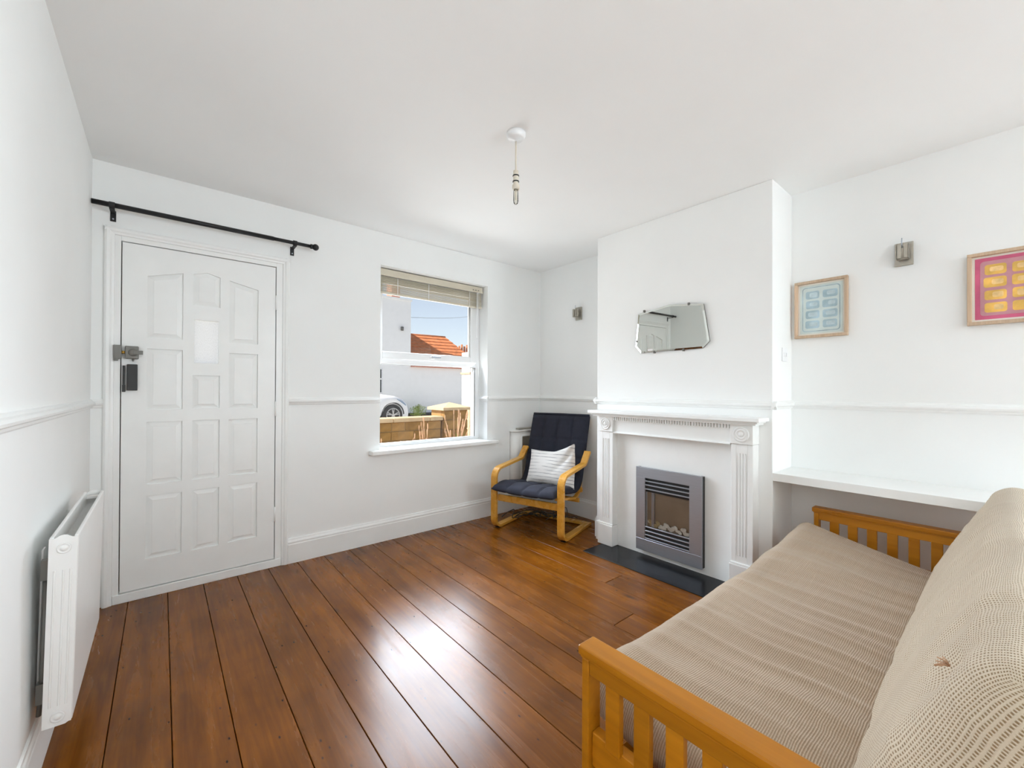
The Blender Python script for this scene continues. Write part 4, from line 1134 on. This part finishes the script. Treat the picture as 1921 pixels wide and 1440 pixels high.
hb_('far_chimney', 'brick', 11.2, 11.75, HY+1.2, HY+1.6, 2.5, 3.0)
for k in range(4):
    x = 11.22+k*.15; mb = MB(); mb.cyl((x, HY+1.4, 3.0), (x, HY+1.4, 3.35+.08*(k % 2)), .055, .045, n=10); o = mb.build('chimney_pot', 'tile', hs); o.location = -HO
# gutter line / low kerb in front of the house
kb = box('kerb', 'tyre', None, 5.8, 12.5, HY-.5, HY-.3, .10, .24, .01); tag(kb, 'dark low kerb along the foot of the white house', 'kerb')
mb = MB(); random.seed(5)
for i in range(420):
    a, r_ = random.uniform(0, 6.28), random.uniform(0, .30); h = random.uniform(.1, .5)*(1-r_); x, y = 7.9+r_*math.cos(a)*1.2, HY-.75+r_*math.sin(a)*.5
    mb.add([(x-.016, y, .10+h), (x+.016, y+.01, .10+h), (x+.006, y-.02, .15+h)], [(0, 1, 2)])
    if i % 24 == 0: mb.tube([(7.9+(x-7.9)*.3, y, .10), (x, y, .1+h)], .008, 4)
tag(mb.build('low_shrub', 'leaf'), 'small green shrub at the foot of the white house', 'shrub')
mb = MB(); p0, p1 = Vector((7.93, HY+.02, 4.20)), Vector((16.0, HY+6, 6.1))
mb.tube([p0.lerp(p1, i/14)-Vector((0, 0, .12*math.sin(math.pi*i/14))) for i in range(15)], .007, 5); o = mb.build('service_wire', 'lockgrey', hs); o.location = -HO

# car: white hatchback parked across the street, nose to the right
ca = thing('white_car', 'white car parked across the street, front wheel in view', 'car', (3.9, 12.8, .10)); ca.location = (4.3, 12.0, .10)
# local: x forward, y 0 = near side, +y away, z up
prof_top = [(-2.95, .62), (-2.95, .95), (-2.75, 1.10), (-2.35, 1.45), (-1.2, 1.50), (-.35, 1.42), (.25, 1.02), (.62, .965), (1.15, .90), (1.50, .80), (1.68, .66), (1.74, .50), (1.74, .30), (1.62, .20)]
wheels = [(1.095, .315), (-2.05, .315)]
mb = MB(); W_ = 1.70; ny = 12
def ztop(x):
    for (xa, za), (xb, zb2) in zip(prof_top[1:-2], prof_top[2:-1]):
        if xa <= x <= xb: return za+(zb2-za)*(x-xa)/(xb-xa)
    return .5
xs_ = sorted(set([p[0] for p in prof_top[1:-2]]+[-2.95+i*.09 for i in range(52)]+[1.70, 1.74]))
def zbot(x):
    for wx, wz in wheels:
        if abs(x-wx) < .36: return max(.2, wz-.1+math.sqrt(max(0, .36**2-(x-wx)**2))*1.0+.10-.02)
    return .2
secs = []
for x in xs_:
    zt_ = ztop(x); zb2 = min(zbot(x), zt_-.06); sec = []
    nose = max(0, (x-1.0)/.74); belt = .92
    for k in range(9):
        t = k/8; z = zb2+(zt_-zb2)*t
        inw = .05*(1-t)**2+.0+(.26*max(0, (z-belt)/.55)) + .10*t**6 + .32*nose**2.2
        sec.append((x, inw, z))
    full = sec+[(x, W_-p[1], p[2]) for p in sec[::-1]]
    secs.append(full)
kk = len(secs[0])
for s_ in secs: mb.v += s_
for i in range(len(secs)-1):
    for q in range(kk):
        w_ = (q+1) % kk; mb.f.append((i*kk+q, i*kk+w_, (i+1)*kk+w_, (i+1)*kk+q)); mb.smooth.append(True)
mb.f += [tuple(range(kk))[::-1], tuple((len(secs)-1)*kk+q for q in range(kk))]; mb.smooth += [False, False]
mb.build('body', 'car', ca)
def wheel(wx, wz, y, s):
    t_ = MB().lathe([(.20, 0), (.27, -.005), (.31, .02), (.315, .06), (.315, .15), (.29, .19), (.20, .19)], (wx, y, wz), 'y', 32).build('tyre', 'tyre', ca)
    y -= .022; r_ = MB()
    for k in range(28):
        a, a2 = 2*math.pi*k/28, 2*math.pi*(k+1)/28; r_.tube([(wx+.205*math.cos(a), y+.016, wz+.205*math.sin(a)), (wx+.205*math.cos(a2), y+.016, wz+.205*math.sin(a2))], .016, 6)
    for k in range(5):
        a = math.radians(90+72*k)
        for da in (-.16, .16):
            c1 = (wx+.035*math.cos(a), y+.022, wz+.035*math.sin(a)); c2 = (wx+.195*math.cos(a+da), y+.022, wz+.195*math.sin(a+da)); r_.tube([c1, c2], .018, 6)
    r_.cyl((wx, y+.008, wz), (wx, y+.05, wz), .05, n=16); o = r_.build('rim', 'alloy', t_)
for wx, wz in wheels:
    wheel(wx, wz, .030, 1)
    MB().lathe([(.20, 0), (.31, .01), (.315, .15), (.2, .19)], (wx, W_-.24, wz), 'y', 28).build('tyre', 'tyre', ca)
    MB().cyl((wx, .07, wz), (wx, W_-.07, wz), .05, n=10).build('axle', 'black', ca)
    mb = MB(); pts = [(wx+.355*math.cos(math.radians(a)), .052, wz+.02+.355*math.sin(math.radians(a))) for a in range(0, 181, 12)]; mb.tube(pts, .018, 6); mb.build('wheel_arch', 'tyre', ca)
def side_y(x, z):
    zt_ = ztop(x); zb2 = min(zbot(x), zt_-.06); t = max(0, min(1, (z-zb2)/(zt_-zb2))); nose = max(0, (x-1.0)/.74)
    return .05*(1-t)**2+.10*t**6+.32*nose**2.2+.26*max(0, (z-.92)/.55)
mb = MB(); top_ = [(1.22, .80), (1.34, .775), (1.46, .735), (1.57, .67), (1.62, .61)]; bot_ = [(1.22, .785), (1.34, .72), (1.46, .655), (1.57, .60), (1.62, .585)]
for row in (top_, bot_):
    for d_ in (-.006, .03): mb.v += [(x, side_y(x, z)+d_, z) for x, z in row]
n5 = 5
for i in range(4):
    mb.f += [(i, i+1, 2*n5+i+1, 2*n5+i), (n5+i, 3*n5+i, 3*n5+i+1, n5+i+1), (i, n5+i, n5+i+1, i+1), (2*n5+i, 2*n5+i+1, 3*n5+i+1, 3*n5+i)]
mb.f += [(0, 2*n5, 3*n5, n5), (4, n5+4, 3*n5+4, 2*n5+4)]; mb.smooth += [False]*len(mb.f); mb.build('headlight', 'lampglass', ca)
mb = MB(); mb.prism([(-.30, 1.36), (.20, 1.02), (-1.1, 1.0), (-1.1, 1.43)], 'y', .10, .16); mb.build('side_window', 'darkglass', ca)
box('bumper_grille', 'black', ca, 1.66, 1.75, .45, W_-.45, .28, .42, .02)
for o in (bpy.data.objects['ground'],): pass

# dry garden plants behind the garden wall (towards the window)
def grass_plant(x, y, n, h, sp, lab, seed, green=0):
    random.seed(seed); t = thing('dry_grass_plant', lab, 'plant', (x, y, -.18))
    for k in range(n):
        a = random.uniform(0, 6.28); r_ = random.uniform(.1, 1)*sp; hh = h*random.uniform(.65, 1.05)
        p0 = (random.uniform(-.05, .05), random.uniform(-.05, .05), 0); p2 = (r_*math.cos(a), r_*math.sin(a)*.6, hh)
        p1 = ((p0[0]+p2[0])*.4, (p0[1]+p2[1])*.4, hh*.6)
        mb = MB(); mb.tube([p0, p1, p2], [.005, .0045, .004], 5); mb.ball((p2[0], p2[1], p2[2]), .013, 5, (.6, .6, 3.2)); mb.build('stem', 'straw', t)
    if green:
        mb = MB()
        for k in range(green):
            a = random.uniform(0, 6.28); r_ = random.uniform(.02, .20); z = random.uniform(.42, .76-r_)
            x_, y_ = r_*math.cos(a)+.06, r_*math.sin(a)*.5; mb.add([(x_-.012, y_, z-.05), (x_+.012, y_, z-.05), (x_+random.uniform(-.04, .04), y_-.02, z+.07)], [(0, 1, 2)])
        mb.build('leaves', 'leaf', t)
grass_plant(3.36, 5.30, 26, 1.02, .30, 'tall dry grass with green base in front of the stone gate pillar', 21, 160)
grass_plant(2.98, 5.55, 12, .95, .12, 'dry upright stalks beside the stone gate pillar', 22)
grass_plant(2.30, 5.10, 9, .76, .30, 'short pale stalks along the foot of the garden wall', 23)
